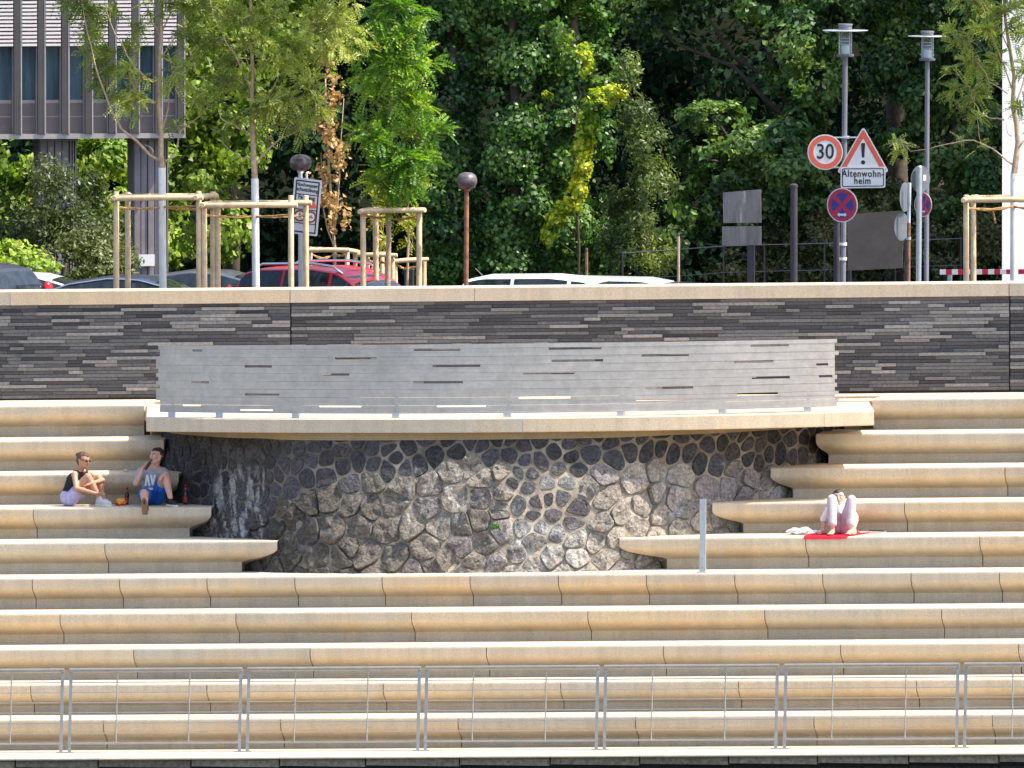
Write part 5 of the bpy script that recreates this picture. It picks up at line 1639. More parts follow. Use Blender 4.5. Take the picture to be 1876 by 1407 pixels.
def young_tree(label, Y, trunk, limbs, clusters, n, hues, seed, sleeve=None, L=.2, pairs=7, leaflet=.04, bark='young_bark', rt=.05, group="young street trees behind the wall", aspect=.2, lo=.35):
    b = P(trunk[0][0], trunk[0][1], Y)
    t = thing("young_tree", label, "tree", (b.x, Y, ZG), group); o = t.location
    rg = random.Random(seed); r = np.random.default_rng(seed)
    pts = [P(x, y, Y + rg.uniform(-.03, .03)) for x, y in trunk]
    rad_ = [lerp(rt, rt * .3, i / (len(pts) - 1)) for i in range(len(pts))]
    mb = MB()
    if sleeve:
        i = sleeve; sm = MB(); base = Vector((pts[0].x, Y, ZG))
        top = pts[i]
        sm.tube([base, lerp(base, top, .5), top - Vector((0, 0, .01)), top], [rt * 1.15, rt * 1.08, rt * 1.08, rt * 1.0], 14)
        sm.build("white_coating", M['sleeve'], t, o, smooth='auto')
        mb.tube([pts[i] - Vector((0, 0, .03))] + pts[i:], [rt * .98] + rad_[i:], 10)
    else:
        mb.tube([Vector((pts[0].x, Y, ZG))] + pts, [rt * 1.15] + rad_, 10)
    lw = []
    for (path, r0) in limbs:
        q = [P(x, y, Y + dy) for x, y, dy in path]
        fine = []
        for a_, c_ in zip(q[:-1], q[1:]):
            fine += [a_, lerp(a_, c_, .5) + Vector((rg.uniform(-.02, .02), rg.uniform(-.03, .03), rg.uniform(-.015, .02)))]
        fine.append(q[-1])
        mb.tube(fine, [lerp(r0, r0 * .22, i / (len(fine) - 1)) for i in range(len(fine))], 7)
        lw.append(fine)
    # twigs and leaves
    tw = mb; CC, DD = [], []; mb.mat = 0
    ws = np.array([c[2] * c[2] * (c[3] if len(c) > 3 else 1) for c in clusters], float); ws /= ws.sum()
    for (c, w) in zip(clusters, ws):
        cen = P(c[0], c[1], Y + rg.uniform(-.35, .35)); s = 39000 / (cen - CAM).dot(FWD); R = c[2] / s
        # the nearest bit of wood feeds this spray
        near = min((p for l in lw + [pts] for p in l), key=lambda p: (p - cen).length)
        m = max(3, int(n * w)); nt_ = max(2, m // 7)
        for k in range(nt_):
            d = Vector(r.normal(size=3)); d.z = d.z * .7 + .15; d.normalize()
            tip = cen + d * R * (.5 + .5 * rg.random())
            root = lerp(near, cen, .0 if k % 3 == 0 else .5) if (near - cen).length > R * .4 else near
            mid = lerp(root, tip, .5) + Vector((0, 0, .05))
            mb.mat = 1; tw.tube([root, mid, tip], [.006, .0045, .002], 4, cap=False); mb.mat = 0
            for j in range(m // nt_):
                f = lo + (1 - lo) * rg.random()
                p = root.lerp(mid, f * 2) if f < .5 else mid.lerp(tip, f * 2 - 1)
                CC.append(p); DD.append((tip - root).normalized() * .6 + Vector(r.normal(size=3)) * .75 + Vector((0, 0, -.1)))
    tw.build("trunk", [M[bark], M['twig']], t, o, smooth=True)
    C = np.array(CC); D = np.array(DD)
    Ls = L * (.7 + .6 * r.random(len(C)))
    a = fronds(C, D, Ls, hues, seed, pairs, leaflet)
    leaf_mesh("crown", a[0], a[1], a[3], a[4], M['leaf'], t, o, T=a[2], aspect=aspect, fold=.06, rs=seed)
    return t

LOC = [(.14, .19, .035), (.21, .27, .05), (.28, .34, .07), (.36, .39, .10)]
young_tree("young feathery tree with a white painted trunk before the office building", 11.95,
    [(299, 527), (297, 307), (295, 285), (295, 235), (291, 195), (292, 130), (295, 60), (298, -20), (300, -120)],
    [([(293, 294, 0), (275, 285, -.05), (250, 258, -.1), (222, 236, -.15), (205, 205, -.2), (190, 165, -.2), (172, 110, -.25), (160, 60, -.3), (150, 0, -.3)], .024),
     ([(280, 283, 0), (276, 270, 0), (262, 264, 0)], .016), ([(302, 296, 0), (318, 283, .1), (326, 262, .15), (330, 242, .2), (345, 228, .25), (375, 205, .3), (390, 180, .35)], .018),
     ([(294, 150, 0), (270, 144, -.1), (248, 126, -.2), (232, 100, -.25), (212, 65, -.3), (195, 20, -.35), (185, -40, -.4)], .017),
     ([(290, 190, 0), (262, 178, -.1), (243, 155, -.2), (225, 130, -.2)], .013), ([(296, 240, 0), (308, 200, .1), (310, 165, .15), (305, 140, .15)], .013),
     ([(292, 62, 0), (280, 45, 0), (262, 0, -.1), (250, -60, -.1)], .014), ([(296, 60, 0), (310, 30, .1), (325, 0, .2), (335, -60, .2)], .013), ([(293, 110, 0), (320, 70, .2), (345, 40, .3)], .011)],
    [(140, 15, 42), (165, 60, 34), (172, 105, 34), (195, 118, 28), (186, 150, 28), (205, 175, 20), (238, 195, 34, 1.4), (222, 95, 22), (232, 140, 24), (250, 60, 26, .6), (262, 150, 20), (205, 20, 30, .7), (190, -60, 60), (300, -60, 60), (322, 20, 36), (325, 130, 26), (312, 160, 20), (350, 60, 40, .8), (378, 195, 26), (318, 235, 18), (330, -20, 40), (360, 170, 22), (120, -30, 50), (170, 20, 30), (270, 20, 22, .6)],
    1500, LOC, 31, 1, .20, 8, .048, aspect=.27)
young_tree("young feathery tree with a white painted trunk left of the tilted sign", 11.95,
    [(470, 527), (467, 327), (465, 300), (463, 240), (461, 190), (463, 130), (460, 60), (458, -20), (455, -120)],
    [([(463, 292, 0), (445, 290, 0), (425, 278, -.1), (405, 258, -.1)], .014), ([(462, 255, 0), (446, 238, -.1), (428, 228, -.15), (412, 222, -.2), (402, 205, -.2)], .016),
     ([(468, 303, 0), (480, 285, .05), (497, 268, .1), (515, 252, .15), (545, 240, .2), (575, 200, .25), (600, 160, .3)], .018), ([(464, 220, 0), (490, 180, .1), (510, 140, .15), (540, 100, .2), (575, 60, .25)], .016),
     ([(463, 170, 0), (440, 120, -.1), (415, 80, -.2), (395, 40, -.3), (380, -20, -.3)], .016), ([(461, 90, 0), (490, 40, .1), (520, 0, .2), (545, -60, .2)], .014), ([(462, 140, 0), (445, 75, -.1), (448, 45, -.1)], .01)],
    [(420, 30, 44), (380, 80, 34), (392, 150, 34), (425, 110, 36), (450, 165, 30), (500, 30, 44), (545, 90, 46), (505, 110, 40), (590, 40, 46), (640, 30, 40, .9), (560, 165, 38), (510, 195, 44, 1.3), (540, 235, 30), (575, 200, 30), (480, 215, 26), (430, 215, 22), (405, 250, 16), (620, 100, 40), (660, 80, 36, .8), (400, -60, 60), (520, -70, 70), (640, -60, 60), (355, 20, 30), (470, 80, 36), (480, 255, 22), (340, 100, 24, .6)],
    2500, LOC, 32, 1, .20, 8, .048, aspect=.27)
LUSH = [(.06, .15, .02), (.11, .24, .03), (.19, .34, .04), (.30, .40, .05)]
young_tree("young lush green tree inside the three stake guard", 13.4,
    [(710, 525), (712, 440), (711, 380), (714, 320), (717, 250), (717, 180), (715, 110), (714, 30), (712, -80)],
    [([(716, 260, 0), (740, 225, .1), (765, 205, .2), (790, 200, .3)], .010), ([(714, 300, 0), (690, 255, -.1), (665, 260, -.15)], .010), ([(717, 200, 0), (745, 165, .1), (775, 140, .2)], .010),
     ([(717, 170, 0), (690, 130, -.1), (672, 100, -.2)], .010), ([(714, 330, 0), (745, 290, .1), (780, 260, .2)], .010), ([(715, 110, 0), (750, 60, .1), (775, 30, .2)], .010), ([(714, 90, 0), (690, 50, -.1)], .009)],
    [(722, 10, 34), (760, 30, 28), (690, 40, 32), (742, 75, 36, 1.3), (775, 110, 26), (700, 95, 34), (735, 130, 40, 1.3), (778, 190, 24), (690, 165, 32), (745, 190, 34), (700, 215, 32), (795, 245, 26), (755, 245, 34), (690, 262, 34, 1.2), (740, 295, 34, 1.3), (775, 290, 22), (705, 320, 34), (745, 345, 30), (690, 355, 28), (722, 385, 20), (715, -60, 50), (660, 240, 24), (665, 150, 24), (650, 100, 28), (765, 330, 18)],
    1300, LUSH, 33, None, .27, 8, .075, 'young_bark', .042, aspect=.27, lo=.2)
young_tree("young tree with a white painted trunk in front of the white house", 11.95,
    [(1857, 517), (1858, 318), (1860, 300), (1865, 262), (1862, 225), (1855, 195), (1858, 140), (1850, 90), (1842, 40), (1838, -30), (1836, -120)],
    [([(1856, 302, 0), (1838, 288, -.05), (1818, 272, -.1), (1796, 262, -.15), (1768, 257, -.2), (1735, 264, -.25), (1700, 273, -.3), (1668, 277, -.35), (1655, 265, -.35)], .015),
     ([(1840, 220, -.02), (1815, 217, -.1), (1795, 205, -.15), (1782, 185, -.2), (1775, 160, -.2)], .012), ([(1797, 262, -.15), (1793, 235, -.15), (1790, 205, -.15)], .007), ([(1866, 270, 0), (1885, 248, .1), (1910, 220, .2)], .016),
     ([(1857, 200, 0), (1872, 160, .1), (1885, 100, .15), (1900, 40, .2)], .016), ([(1856, 170, 0), (1835, 110, -.1), (1815, 60, -.2), (1800, 10, -.25)], .012), ([(1848, 90, 0), (1825, 40, -.1), (1790, -10, -.2)], .010), ([(1853, 250, 0), (1845, 240, 0), (1838, 222, 0)], .008), ([(1846, 172, -.03), (1812, 150, -.15), (1795, 120, -.2), (1785, 90, -.2)], .009)],
    [(1640, 270, 20), (1652, 285, 16), (1740, 175, 22), (1768, 190, 24), (1735, 130, 16), (1785, 120, 34), (1760, 80, 30), (1800, 60, 36), (1830, 120, 26), (1790, 165, 28), (1795, 215, 20), (1775, 15, 40), (1830, 20, 36), (1870, 60, 36), (1885, 130, 36), (1862, 10, 30), (1735, 60, 24, .8), (1760, 255, 14, .6), (1820, -60, 60), (1900, -30, 60), (1880, 200, 26), (1790, 280, 13, .7), (1905, 250, 30)],
    1150, LOC, 34, 1, .20, 8, .048, aspect=.27)
# withered sapling
WY0 = 20.9
b = P(612, 520, WY0)
wt = thing("withered_sapling", "dead young tree with dry brown leaves behind the tilted sign", "tree", (b.x, WY0, ZG)); o = wt.location
mb = MB()
stems = [[(613, 520), (613, 455), (608, 400), (604, 330), (600, 260), (597, 190), (596, 135)], [(612, 452), (600, 420), (592, 380), (590, 330), (588, 280)], [(610, 440), (618, 380), (622, 320), (625, 250), (630, 180)]]
for st_, r0 in zip(stems, (.03, .014, .014)):
    mb.tube([P(x, y, WY0 + .02 * i) for i, (x, y) in enumerate(st_)], [lerp(r0, r0 * .35, i / (len(st_) - 1)) for i in range(len(st_))], 7)
mb.build("trunk", M['young_bark'], wt, o, smooth=True)
r_ = np.random.default_rng(8); C = []
while len(C) < 1100:
    y = r_.uniform(110, 425); k = r_.random()
    x = 605 + (r_.normal() * 13 * (.5 + .7 * (y - 110) / 315)) + (12 * math.sin(y * .05))
    if 120 < y < 170 and k < .7: continue
    if noise.noise(Vector((x * .07, y * .045, 2))) < -.12: continue
    C.append(P(x, y, WY0 + r_.normal() * .12))
C = np.array(C); 
leaf_mesh("crown", C, r_.normal(size=C.shape), .085 * (.6 + .8 * r_.random(len(C))), tints(C, [(.28, .15, .06), (.45, .27, .12), (.58, .40, .22)], 8, .2, 2), M['dry_leaf'], wt, o, aspect=.3, fold=.25, rs=8)
# small rear saplings
for px, pyb, Y, cl, sd, lab in ((690, 470, 21.3, [(695, 400, 20), (688, 360, 18), (700, 440, 12), (690, 330, 18)], 41, "thin yellow green sapling behind the left stakes of the lush tree"),
                           (746, 490, 22.2, [(742, 360, 26), (757, 395, 20), (740, 420, 16), (765, 345, 18), (748, 450, 9)], 42, "thin yellow green sapling behind the right stake of the lush tree's guard")):
    young_tree(lab, Y, [(px, 520), (px + 1, 470), (px + 3, 430), (px + 2, 380), (px + 4, 330)], [([(px + 1, 470, 0), (px + 10, 440, 0), (px + 12, 400, 0)], .008)], cl, 130, [(.16, .24, .03), (.30, .36, .04), (.42, .40, .05)], sd, None, .16, 5, .06, 'young_bark', .022, "slender rear saplings", .26)
# weed in the stone wall
p, nn_ = surf(*min(((s[0], s[1]) for s in seeds), key=lambda s: (PX(surf(*s)[0])[0] - 908) ** 2 + (PX(surf(*s)[0])[1] - 965) ** 2))
q = P(908, 964, p.y - .05)
we = thing("weed", "small green weed sprouting from a joint of the dark stone wall", "plant", (q.x, q.y, q.z)); r_ = np.random.default_rng(5)
C = np.array(q) + r_.normal(size=(60, 3)) * (.035, .02, .022)
leaf_mesh("leaves", C, r_.normal(size=C.shape) + (0, -.6, .6), .05 * (.6 + .7 * r_.random(60)), tints(C, [(.07, .2, .03), (.13, .3, .04)], 5), M['leaf'], we, we.location, aspect=.33)
mb = MB()
for k in range(6): mb.tube([q + Vector((0, .06, -.02)), q + Vector(r_.normal(size=3)) * .03], [.004, .002], 5)
mb.build("stem", M['twig'], we, we.location)

# ------------------------------------------------------------------ people on the steps
def skin_mat(name, col):
    m, nt, b = new_mat(name)
    n = noise_node(nt, 14, 4, .6, geo_pos(nt))
    c = mix(nt, tuple(x * .86 for x in col), tuple(min(1, x * 1.1) for x in col), n.outputs[0])
    nt.links.new(c, b.inputs["Base Color"]); b.inputs["Roughness"].default_value = .5
    b.inputs["Subsurface Weight"].default_value = .15; b.inputs["Subsurface Radius"].default_value = (.02, .008, .004); b.inputs["Subsurface Scale"].default_value = .4
    return m
M['skin_tan'] = skin_mat("tanned_skin", (.50, .255, .155))
M['skin_fair'] = skin_mat("fair_skin", (.60, .34, .245))
M['hair_brown'] = plain("brown_hair", (.075, .036, .022), .5, 0, .4, 40, .5)
M['hair_dark'] = plain("dark_hair", (.028, .02, .018), .5, 0, .4, 40, .5)
def cloth(name, col, var=.14): return plain(name, col, .9, 0, var, 12, .35, .2)
M['black_cloth'] = cloth("black_cotton", (.028, .027, .032), .3)
M['lavender'] = cloth("lavender_cotton", (.50, .44, .66), .25)
M['grey_tee'] = cloth("grey_cotton", (.36, .385, .43))
M['white_cloth'] = cloth("white_cotton", (.78, .79, .82), .05)
M['blue_cloth'] = cloth("blue_shorts", (.022, .12, .46), .2)
M['trouser'] = cloth("pale_mauve_trousers", (.47, .40, .43), .12)
M['canvas_grey'] = cloth("grey_canvas", (.55, .54, .55))
M['red_towel'] = cloth("red_terry", (.58, .012, .035), .15)
M['sole_tan'] = plain("shoe_sole", (.17, .10, .055), .8, 0, .3, 30, .5)
M['sole_white'] = plain("white_rubber_sole", (.72, .66, .52), .7)

def cap(mb, pts, n=12):
    """chain of (point, radius): balls joined by tapering tubes"""
    for p, r in pts: mb.ball(p, r, n, 8)
    for (a, ra), (b, rb) in zip(pts[:-1], pts[1:]):
        if (Vector(a) - Vector(b)).length > 1e-4: mb.tube([a, b], [ra, rb], n)

def grow(mb, name, mat, parent, origin, voxel=.008, it=5, shift=(0, 0, 0)):
    o = mb.build(name, mat, None, (0, 0, 0))
    md = o.modifiers.new("r", 'REMESH'); md.mode = 'VOXEL'; md.voxel_size = voxel
    sm = o.modifiers.new("s", 'SMOOTH'); sm.iterations = it; sm.factor = .5
    dg = bpy.context.evaluated_depsgraph_get()
    me = bpy.data.meshes.new_from_object(o.evaluated_get(dg))
    bpy.data.objects.remove(o)
    me.name = name
    me.transform(Matrix.Translation(Vector(shift) - Vector(origin)))
    me.materials.clear(); me.materials.append(mat)
    me.polygons.foreach_set("use_smooth", [True] * len(me.polygons))
    ob = bpy.data.objects.new(name, me); COL.objects.link(ob); ob.parent = parent
    return ob

def hand(mb, wrist, dirv, palm_n, curl=.5, s=1.0, thumb_side=1):
    """palm, four jointed fingers of unequal length and a thumb from the side of the palm"""
    w, d, n = Vector(wrist), Vector(dirv).normalized(), Vector(palm_n)
    n = (n - d * n.dot(d)).normalized(); b = d.cross(n)
    for k in (-1.5, -.5, .5, 1.5):
        cap(mb, [(w + b * .007 * k * s, .016 * s), (w + d * .085 * s + b * .019 * k * s, .0135 * s)], 8)
    for k, L in zip((-1.5, -.5, .5, 1.5), (.064, .076, .071, .056)):
        root = w + d * .088 * s + b * .0195 * k * s; L *= s
        a1, a2 = curl * .7, curl * 1.7
        p1 = root + (d * math.cos(a1) + n * math.sin(a1)) * L * .45
        p2 = p1 + (d * math.cos(a2) + n * math.sin(a2)) * L * .33
        a3 = curl * 2.4; p3 = p2 + (d * math.cos(a3) + n * math.sin(a3)) * L * .25
        cap(mb, [(root, .0092 * s), (p1, .0088 * s), (p2, .008 * s), (p3, .0068 * s)], 8)
    t0 = w + d * .025 * s + b * .024 * thumb_side * s; t1 = t0 + (d * .6 + b * .75 * thumb_side + n * .3).normalized() * .04 * s; t2 = t1 + (d * .85 + n * .45 * (curl + .3)).normalized() * .034 * s
    cap(mb, [(t0, .013 * s), (t1, .0105 * s), (t2, .0085 * s)], 8)

def head(mb, c, f, u, s=1.0):
    """skull, jaw, nose, lips, brow and ears; f is where the face looks, u is up"""
    f, u = Vector(f).normalized(), Vector(u); u = (u - f * u.dot(f)).normalized(); r = f.cross(u)
    c = Vector(c); k = s
    cap(mb, [(c + u * .03 * k - f * .018 * k, .086 * k), (c + u * .035 * k + f * .022 * k, .074 * k)])
    cap(mb, [(c - u * .03 * k + f * .03 * k, .062 * k), (c - u * .078 * k + f * .055 * k, .036 * k)])
    for sg in (-1, 1):
        cap(mb, [(c - u * .035 * k + r * .045 * sg * k, .035 * k), (c - u * .075 * k + f * .045 * k + r * .018 * sg * k, .030 * k)])
        cap(mb, [(c - u * .012 * k + f * .062 * k + r * .038 * sg * k, .026 * k)])
        cap(mb, [(c + r * .078 * sg * k - f * .008 * k + u * .012 * k, .017 * k), (c + r * .076 * sg * k - f * .004 * k - u * .018 * k, .012 * k)], 8)
        cap(mb, [(c + u * .028 * k + f * .080 * k + r * .012 * sg * k, .016 * k), (c + u * .026 * k + f * .068 * k + r * .048 * sg * k, .014 * k)], 8)
    cap(mb, [(c + u * .016 * k + f * .090 * k, .010 * k), (c - u * .022 * k + f * .108 * k, .0135 * k)], 8)
    cap(mb, [(c - u * .048 * k + f * .082 * k - r * .016 * k, .010 * k), (c - u * .048 * k + f * .088 * k, .011 * k), (c - u * .048 * k + f * .082 * k + r * .016 * k, .010 * k)], 8)

def face_marks(t, o, c, f, u, s, sh, glasses=False):
    f, u = Vector(f).normalized(), Vector(u); u = (u - f * u.dot(f)).normalized(); r = f.cross(u); c = Vector(c) + Vector(sh)
    for sg in (-1, 1):
        if not glasses:
            mb = MB(); mb.ball(c + u * .010 * s + f * .082 * s + r * .033 * sg * s, .0105 * s, 10, 8); mb.mat = 1; mb.ball(c + u * .010 * s + f * .089 * s + r * .033 * sg * s, .006 * s, 8, 6)
            mb.build("eye", [M['white_paint'], M['black_sign']], t, o, smooth=True)
            mb = MB(); mb.tube([c + u * .030 * s + f * .094 * s + r * .016 * sg * s, c + u * .034 * s + f * .088 * s + r * .036 * sg * s, c + u * .027 * s + f * .072 * s + r * .054 * sg * s], .005 * s, 6); mb.build("eyebrow", M['hair_dark'], t, o)
    mb = MB(); mb.tube([c - u * .048 * s + f * .088 * s - r * .022 * s, c - u * .050 * s + f * .099 * s, c - u * .048 * s + f * .088 * s + r * .022 * s], .005 * s, 6)
    mb.build("lips", plain("lips", (.42, .13, .11), .5), t, o, smooth=True)
    if glasses:
        mb = MB()
        for sg in (-1, 1):
            q = c + u * .008 * s + f * .097 * s + r * .033 * sg * s
            mb.ball(q, .024 * s, 12, 8, (.9, .9, .85))
            mb.tube([q + r * .02 * sg * s, c + u * .012 * s + r * .084 * sg * s - f * .01 * s], .004 * s, 6)
        mb.tube([c + u * .014 * s + f * .112 * s - r * .02 * s, c + u * .014 * s + f * .112 * s + r * .02 * s], .004 * s, 6)
        mb.build("sunglasses", M['black_trim'], t, o, smooth=True)

def hair_cap(c, f, u, s, bun=None, full=0.0):
    f, u = Vector(f).normalized(), Vector(u); u = (u - f * u.dot(f)).normalized(); r = f.cross(u); c = Vector(c)
    mb = MB()
    cap(mb, [(c + u * .046 * s - f * .026 * s, .086 * s), (c + u * .060 * s + f * .022 * s, .064 * s), (c + u * .066 * s + f * .050 * s, .040 * s)])
    cap(mb, [(c - u * .010 * s - f * .052 * s, .068 * s), (c - u * .045 * s - f * .05 * s, .048 * s)])
    for sg in (-1, 1): cap(mb, [(c + u * .03 * s - f * .012 * s + r * .050 * sg * s, .040 * s), (c + u * .005 * s - f * .028 * s + r * .060 * sg * s, .026 * s)])
    if bun is not None: cap(mb, [(c + u * .05 * s - f * .09 * s, .028 * s), (Vector(bun), .036 * s)])
    return mb

def shoe(t, o, heel, toe, upv, mat, sole, sh, name="shoe", hs=1.0):
    heel, toe, u = Vector(heel), Vector(toe), Vector(upv).normalized(); d = (toe - heel).normalized(); u = (u - d * u.dot(d)).normalized()
    mb = MB(); L = (toe - heel).length
    cap(mb, [(heel + u * .055 * hs, .043 * hs), (heel + u * .05 * hs + d * L * .35, .046 * hs), (heel + u * .036 + d * L * .7, .042 * hs), (heel + u * .028 + d * L * .93, .030)])
    if hs == 1: cap(mb, [(heel + u * .055, .042), (heel + u * .10 + d * .02, .042)])
    ob = grow(mb, name, mat, t, o, .007, 4, sh)
    b = d.cross(u); mb = MB(); hv = Vector(sh)
    out = [(-.04, .03), (-.03, .04), (.1, .041), (.35, .040), (.6, .047), (.8, .045), (.95, .032), (1.06, .012)]
    poly = [heel + d * (x * L if x > 0 else x) + b * y for x, y in out] + [heel + d * (x * L if x > 0 else x) - b * y for x, y in out[::-1]]
    mb.prism([p + hv for p in poly], u * .028); mb.build("sole", sole, ob, o)
    return ob

def settle(pts, z):
    """vertical shift that puts the lowest listed (point, radius) on height z"""
    return Vector((0, 0, z - min(Vector(p).z - r for p, r in pts)))

def limb(mb, j, r): cap(mb, list(zip(j, r)))

# --- woman hugging her knees
J = lambda x, y, Y: P(x, y + 2.5, Y)
pel, wai, che, nek = J(127, 906, 6.0), J(131, 893, 6.02), J(138, 875, 6.02), J(146, 858, 6.0)
hd = J(152.5, 838, 5.97); hf, hu = Vector((.86, -.50, -.12)), Vector((.12, 0, 1))
shR, shL = J(136.5, 864, 5.87), J(159, 862, 6.14)
elR, wrR = J(140, 889, 5.74), J(176, 899, 5.74)
elL, wrL = J(188, 874, 6.02), J(168, 880, 5.80)
hpR, knR, anR, toR = J(129, 909, 5.90), J(161, 868, 5.83), J(184, 911, 5.86), J(206, 920, 5.80)
hpL, knL, anL, toL = J(131, 909, 6.10), J(181, 870, 6.03), J(188, 909, 6.02), J(205, 917, 6.06)
sh = settle([(hpR, .085), (hpL, .085)], ztread(6, pel.x) + .004)
w = thing("person", "woman in a black sleeveless top and lavender shorts hugging her knees, wearing sunglasses", "person", (pel.x, 6.0, ztread(6, pel.x)), "people sitting on the steps"); o = w.location
mb = MB()
limb(mb, [pel, wai, che, nek], [.125, .105, .115, .06]); limb(mb, [shR, nek, shL], [.05, .055, .05]); limb(mb, [nek, hd - hu * .06], [.052, .05]); head(mb, hd, hf, hu, .96)
limb(mb, [shR, elR, wrR], [.043, .036, .025]); limb(mb, [shL, elL, wrL], [.043, .036, .025])
hand(mb, wrR, (1, -.05, .12), (.1, -.2, -1), .35, .92, 1); hand(mb, wrL, (-.9, -.25, -.25), (.2, .3, -1), .5, .92, -1)
limb(mb, [hpR, lerp(hpR, knR, .5), knR, lerp(knR, anR, .35), anR], [.085, .078, .056, .052, .034]); limb(mb, [hpL, lerp(hpL, knL, .5), knL, lerp(knL, anL, .35), anL], [.085, .078, .056, .052, .034])
grow(mb, "body", M['skin_tan'], w, o, .007, 4, sh)
mb = MB(); limb(mb, [lerp(pel, wai, .5), wai, che, lerp(che, nek, .55)], [.128, .120, .130, .085]); limb(mb, [lerp(shR, nek, .25), lerp(shL, nek, .25)], [.055, .055]); limb(mb, [lerp(shR, nek, .3), che, lerp(shL, nek, .3)], [.058, .115, .058])
grow(mb, "top", M['black_cloth'], w, o, .008, 4, sh)
mb = MB(); limb(mb, [pel, lerp(pel, wai, .3)], [.137, .132]); limb(mb, [hpR, lerp(hpR, knR, .30)], [.094, .092]); limb(mb, [hpL, lerp(hpL, knL, .3)], [.094, .092])
grow(mb, "shorts", M['lavender'], w, o, .008, 4, sh)
hb = grow(hair_cap(hd, hf, hu, .98, J(142.5, 828, 6.0)), "hair", M['hair_brown'], w, o, .007, 3, sh)
face_marks(w, o, hd, hf, hu, .96, sh, True)
zf = ztread(6, anR.x) + .004
for an, to in ((anR, toR), (anL, toL)):
    a = Vector((an.x - .03, an.y, zf)) - sh; b_ = Vector((to.x - .02, to.y - .02, zf)) - sh
    shoe(w, o, a, b_, (0, 0, 1), M['canvas_grey'], M['sole_white'], sh)

# --- man drinking, one leg over the edge
J = lambda x, y, Y: P(x, y + 2.5, Y)
pel, wai, che, nek = J(278, 904, 6.16), J(279, 890, 6.14), J(279.5, 868, 6.10), J(283.5, 853, 6.06)
hd = J(287, 830.5, 6.03); hf, hu = Vector((-.62, -.78, .10)), Vector((.06, .02, 1))
shR, shL = J(258.5, 858, 6.06), J(300, 858.5, 6.08)
elR, wrR = J(249, 880, 5.86), J(261, 853, 5.84)
elL, wrL = J(311, 874, 5.92), J(304, 861, 5.76)
hpR, knR, anR = J(269, 907, 6.08), J(264, 898, 5.62), J(266, 921, 5.24)
hpL, knL, anL = J(288, 907, 6.08), J(303, 866, 5.78), J(312, 905, 5.60)
sh = settle([(hpR, .09), (hpL, .09)], ztread(6, pel.x) + .004)
m1 = thing("person", "man in grey shirt and blue shorts drinking from a bottle, one leg hanging", "person", (pel.x, 6.1, ztread(6, pel.x)), "people sitting on the steps"); o = m1.location
mb = MB()
limb(mb, [pel, wai, che, nek], [.135, .125, .14, .068]); limb(mb, [shR, nek, shL], [.06, .06, .06]); limb(mb, [nek, hd - hu * .06], [.06, .056]); head(mb, hd, hf, hu, 1.03)
limb(mb, [shR, elR, wrR], [.052, .043, .029]); limb(mb, [shL, elL, wrL], [.052, .043, .029])
hdir = (J(269.5, 846.5, 5.86) - wrR).normalized()
hand(mb, wrR, hdir, (.5, -.6, .5), .95, 1.0, 1); hand(mb, wrL, (-.55, -.55, -.45), (.1, .2, -1), .45, 1.0, 1)
limb(mb, [hpR, lerp(hpR, knR, .5), knR, lerp(knR, anR, .3), anR], [.092, .085, .062, .058, .038]); limb(mb, [hpL, lerp(hpL, knL, .5), knL, lerp(knL, anL, .3), anL], [.092, .085, .062, .058, .038])
grow(mb, "body", M['skin_fair'], m1, o, .007, 4, sh)
mb = MB(); limb(mb, [lerp(pel, wai, .4), wai, che, lerp(che, nek, .7)], [.142, .140, .155, .088]); limb(mb, [lerp(shR, nek, .05), che, lerp(shL, nek, .05)], [.066, .13, .066])
limb(mb, [shR, lerp(shR, elR, .5)], [.066, .064]); limb(mb, [shL, lerp(shL, elL, .5)], [.066, .064])
grow(mb, "shirt", M['grey_tee'], m1, o, .008, 4, sh)
mb = MB(); cq = che + sh
for (x0, z0, x1, z1, w_) in ((-.075, -.11, -.045, .05, .03), (-.045, .05, -.012, -.11, .03), (-.07, -.04, -.02, -.04, .022), (.01, .05, .035, -.10, .028), (.035, -.10, .065, .05, .028), (-.06, -.16, .04, -.15, .03)):
    def front(x, z): return (cq.x + x, cq.y - math.sqrt(max(.001, .159 ** 2 - x * x)) - .012, cq.z + z - .01)
    mb.bar(front(x0, z0), front(x1, z1), w_, .006, (0, 1, 0))
mb.build("chest_print", M['white_cloth'], m1, o)
mb = MB(); limb(mb, [pel, lerp(pel, wai, .35)], [.150, .146]); limb(mb, [hpR, lerp(hpR, knR, .72)], [.108, .104]); limb(mb, [hpL, lerp(hpL, knL, .5)], [.108, .106])
grow(mb, "shorts", M['blue_cloth'], m1, o, .008, 4, sh)
grow(hair_cap(hd, hf, hu, 1.02), "hair", M['hair_dark'], m1, o, .007, 3, sh)
face_marks(m1, o, hd, hf, hu, 1.03, sh)
# hanging foot shows its sole
hl = anR + Vector((0, -.045, -.045)); shoe(m1, o, hl + Vector((.0, .01, -.045)), hl + Vector((.005, -.06, .155)), (0, 1, .35), M['black_cloth'], M['sole_tan'], sh)
zf = ztread(6, anL.x) + .004
shoe(m1, o, Vector((anL.x - .02, anL.y + .03, zf)) - sh, Vector((anL.x + .12, anL.y - .14, zf)) - sh, (0, 0, 1), M['black_cloth'], M['sole_white'], sh)
# bottle in his hand
hp_ = J(270.5, 847.5, 5.84) + sh

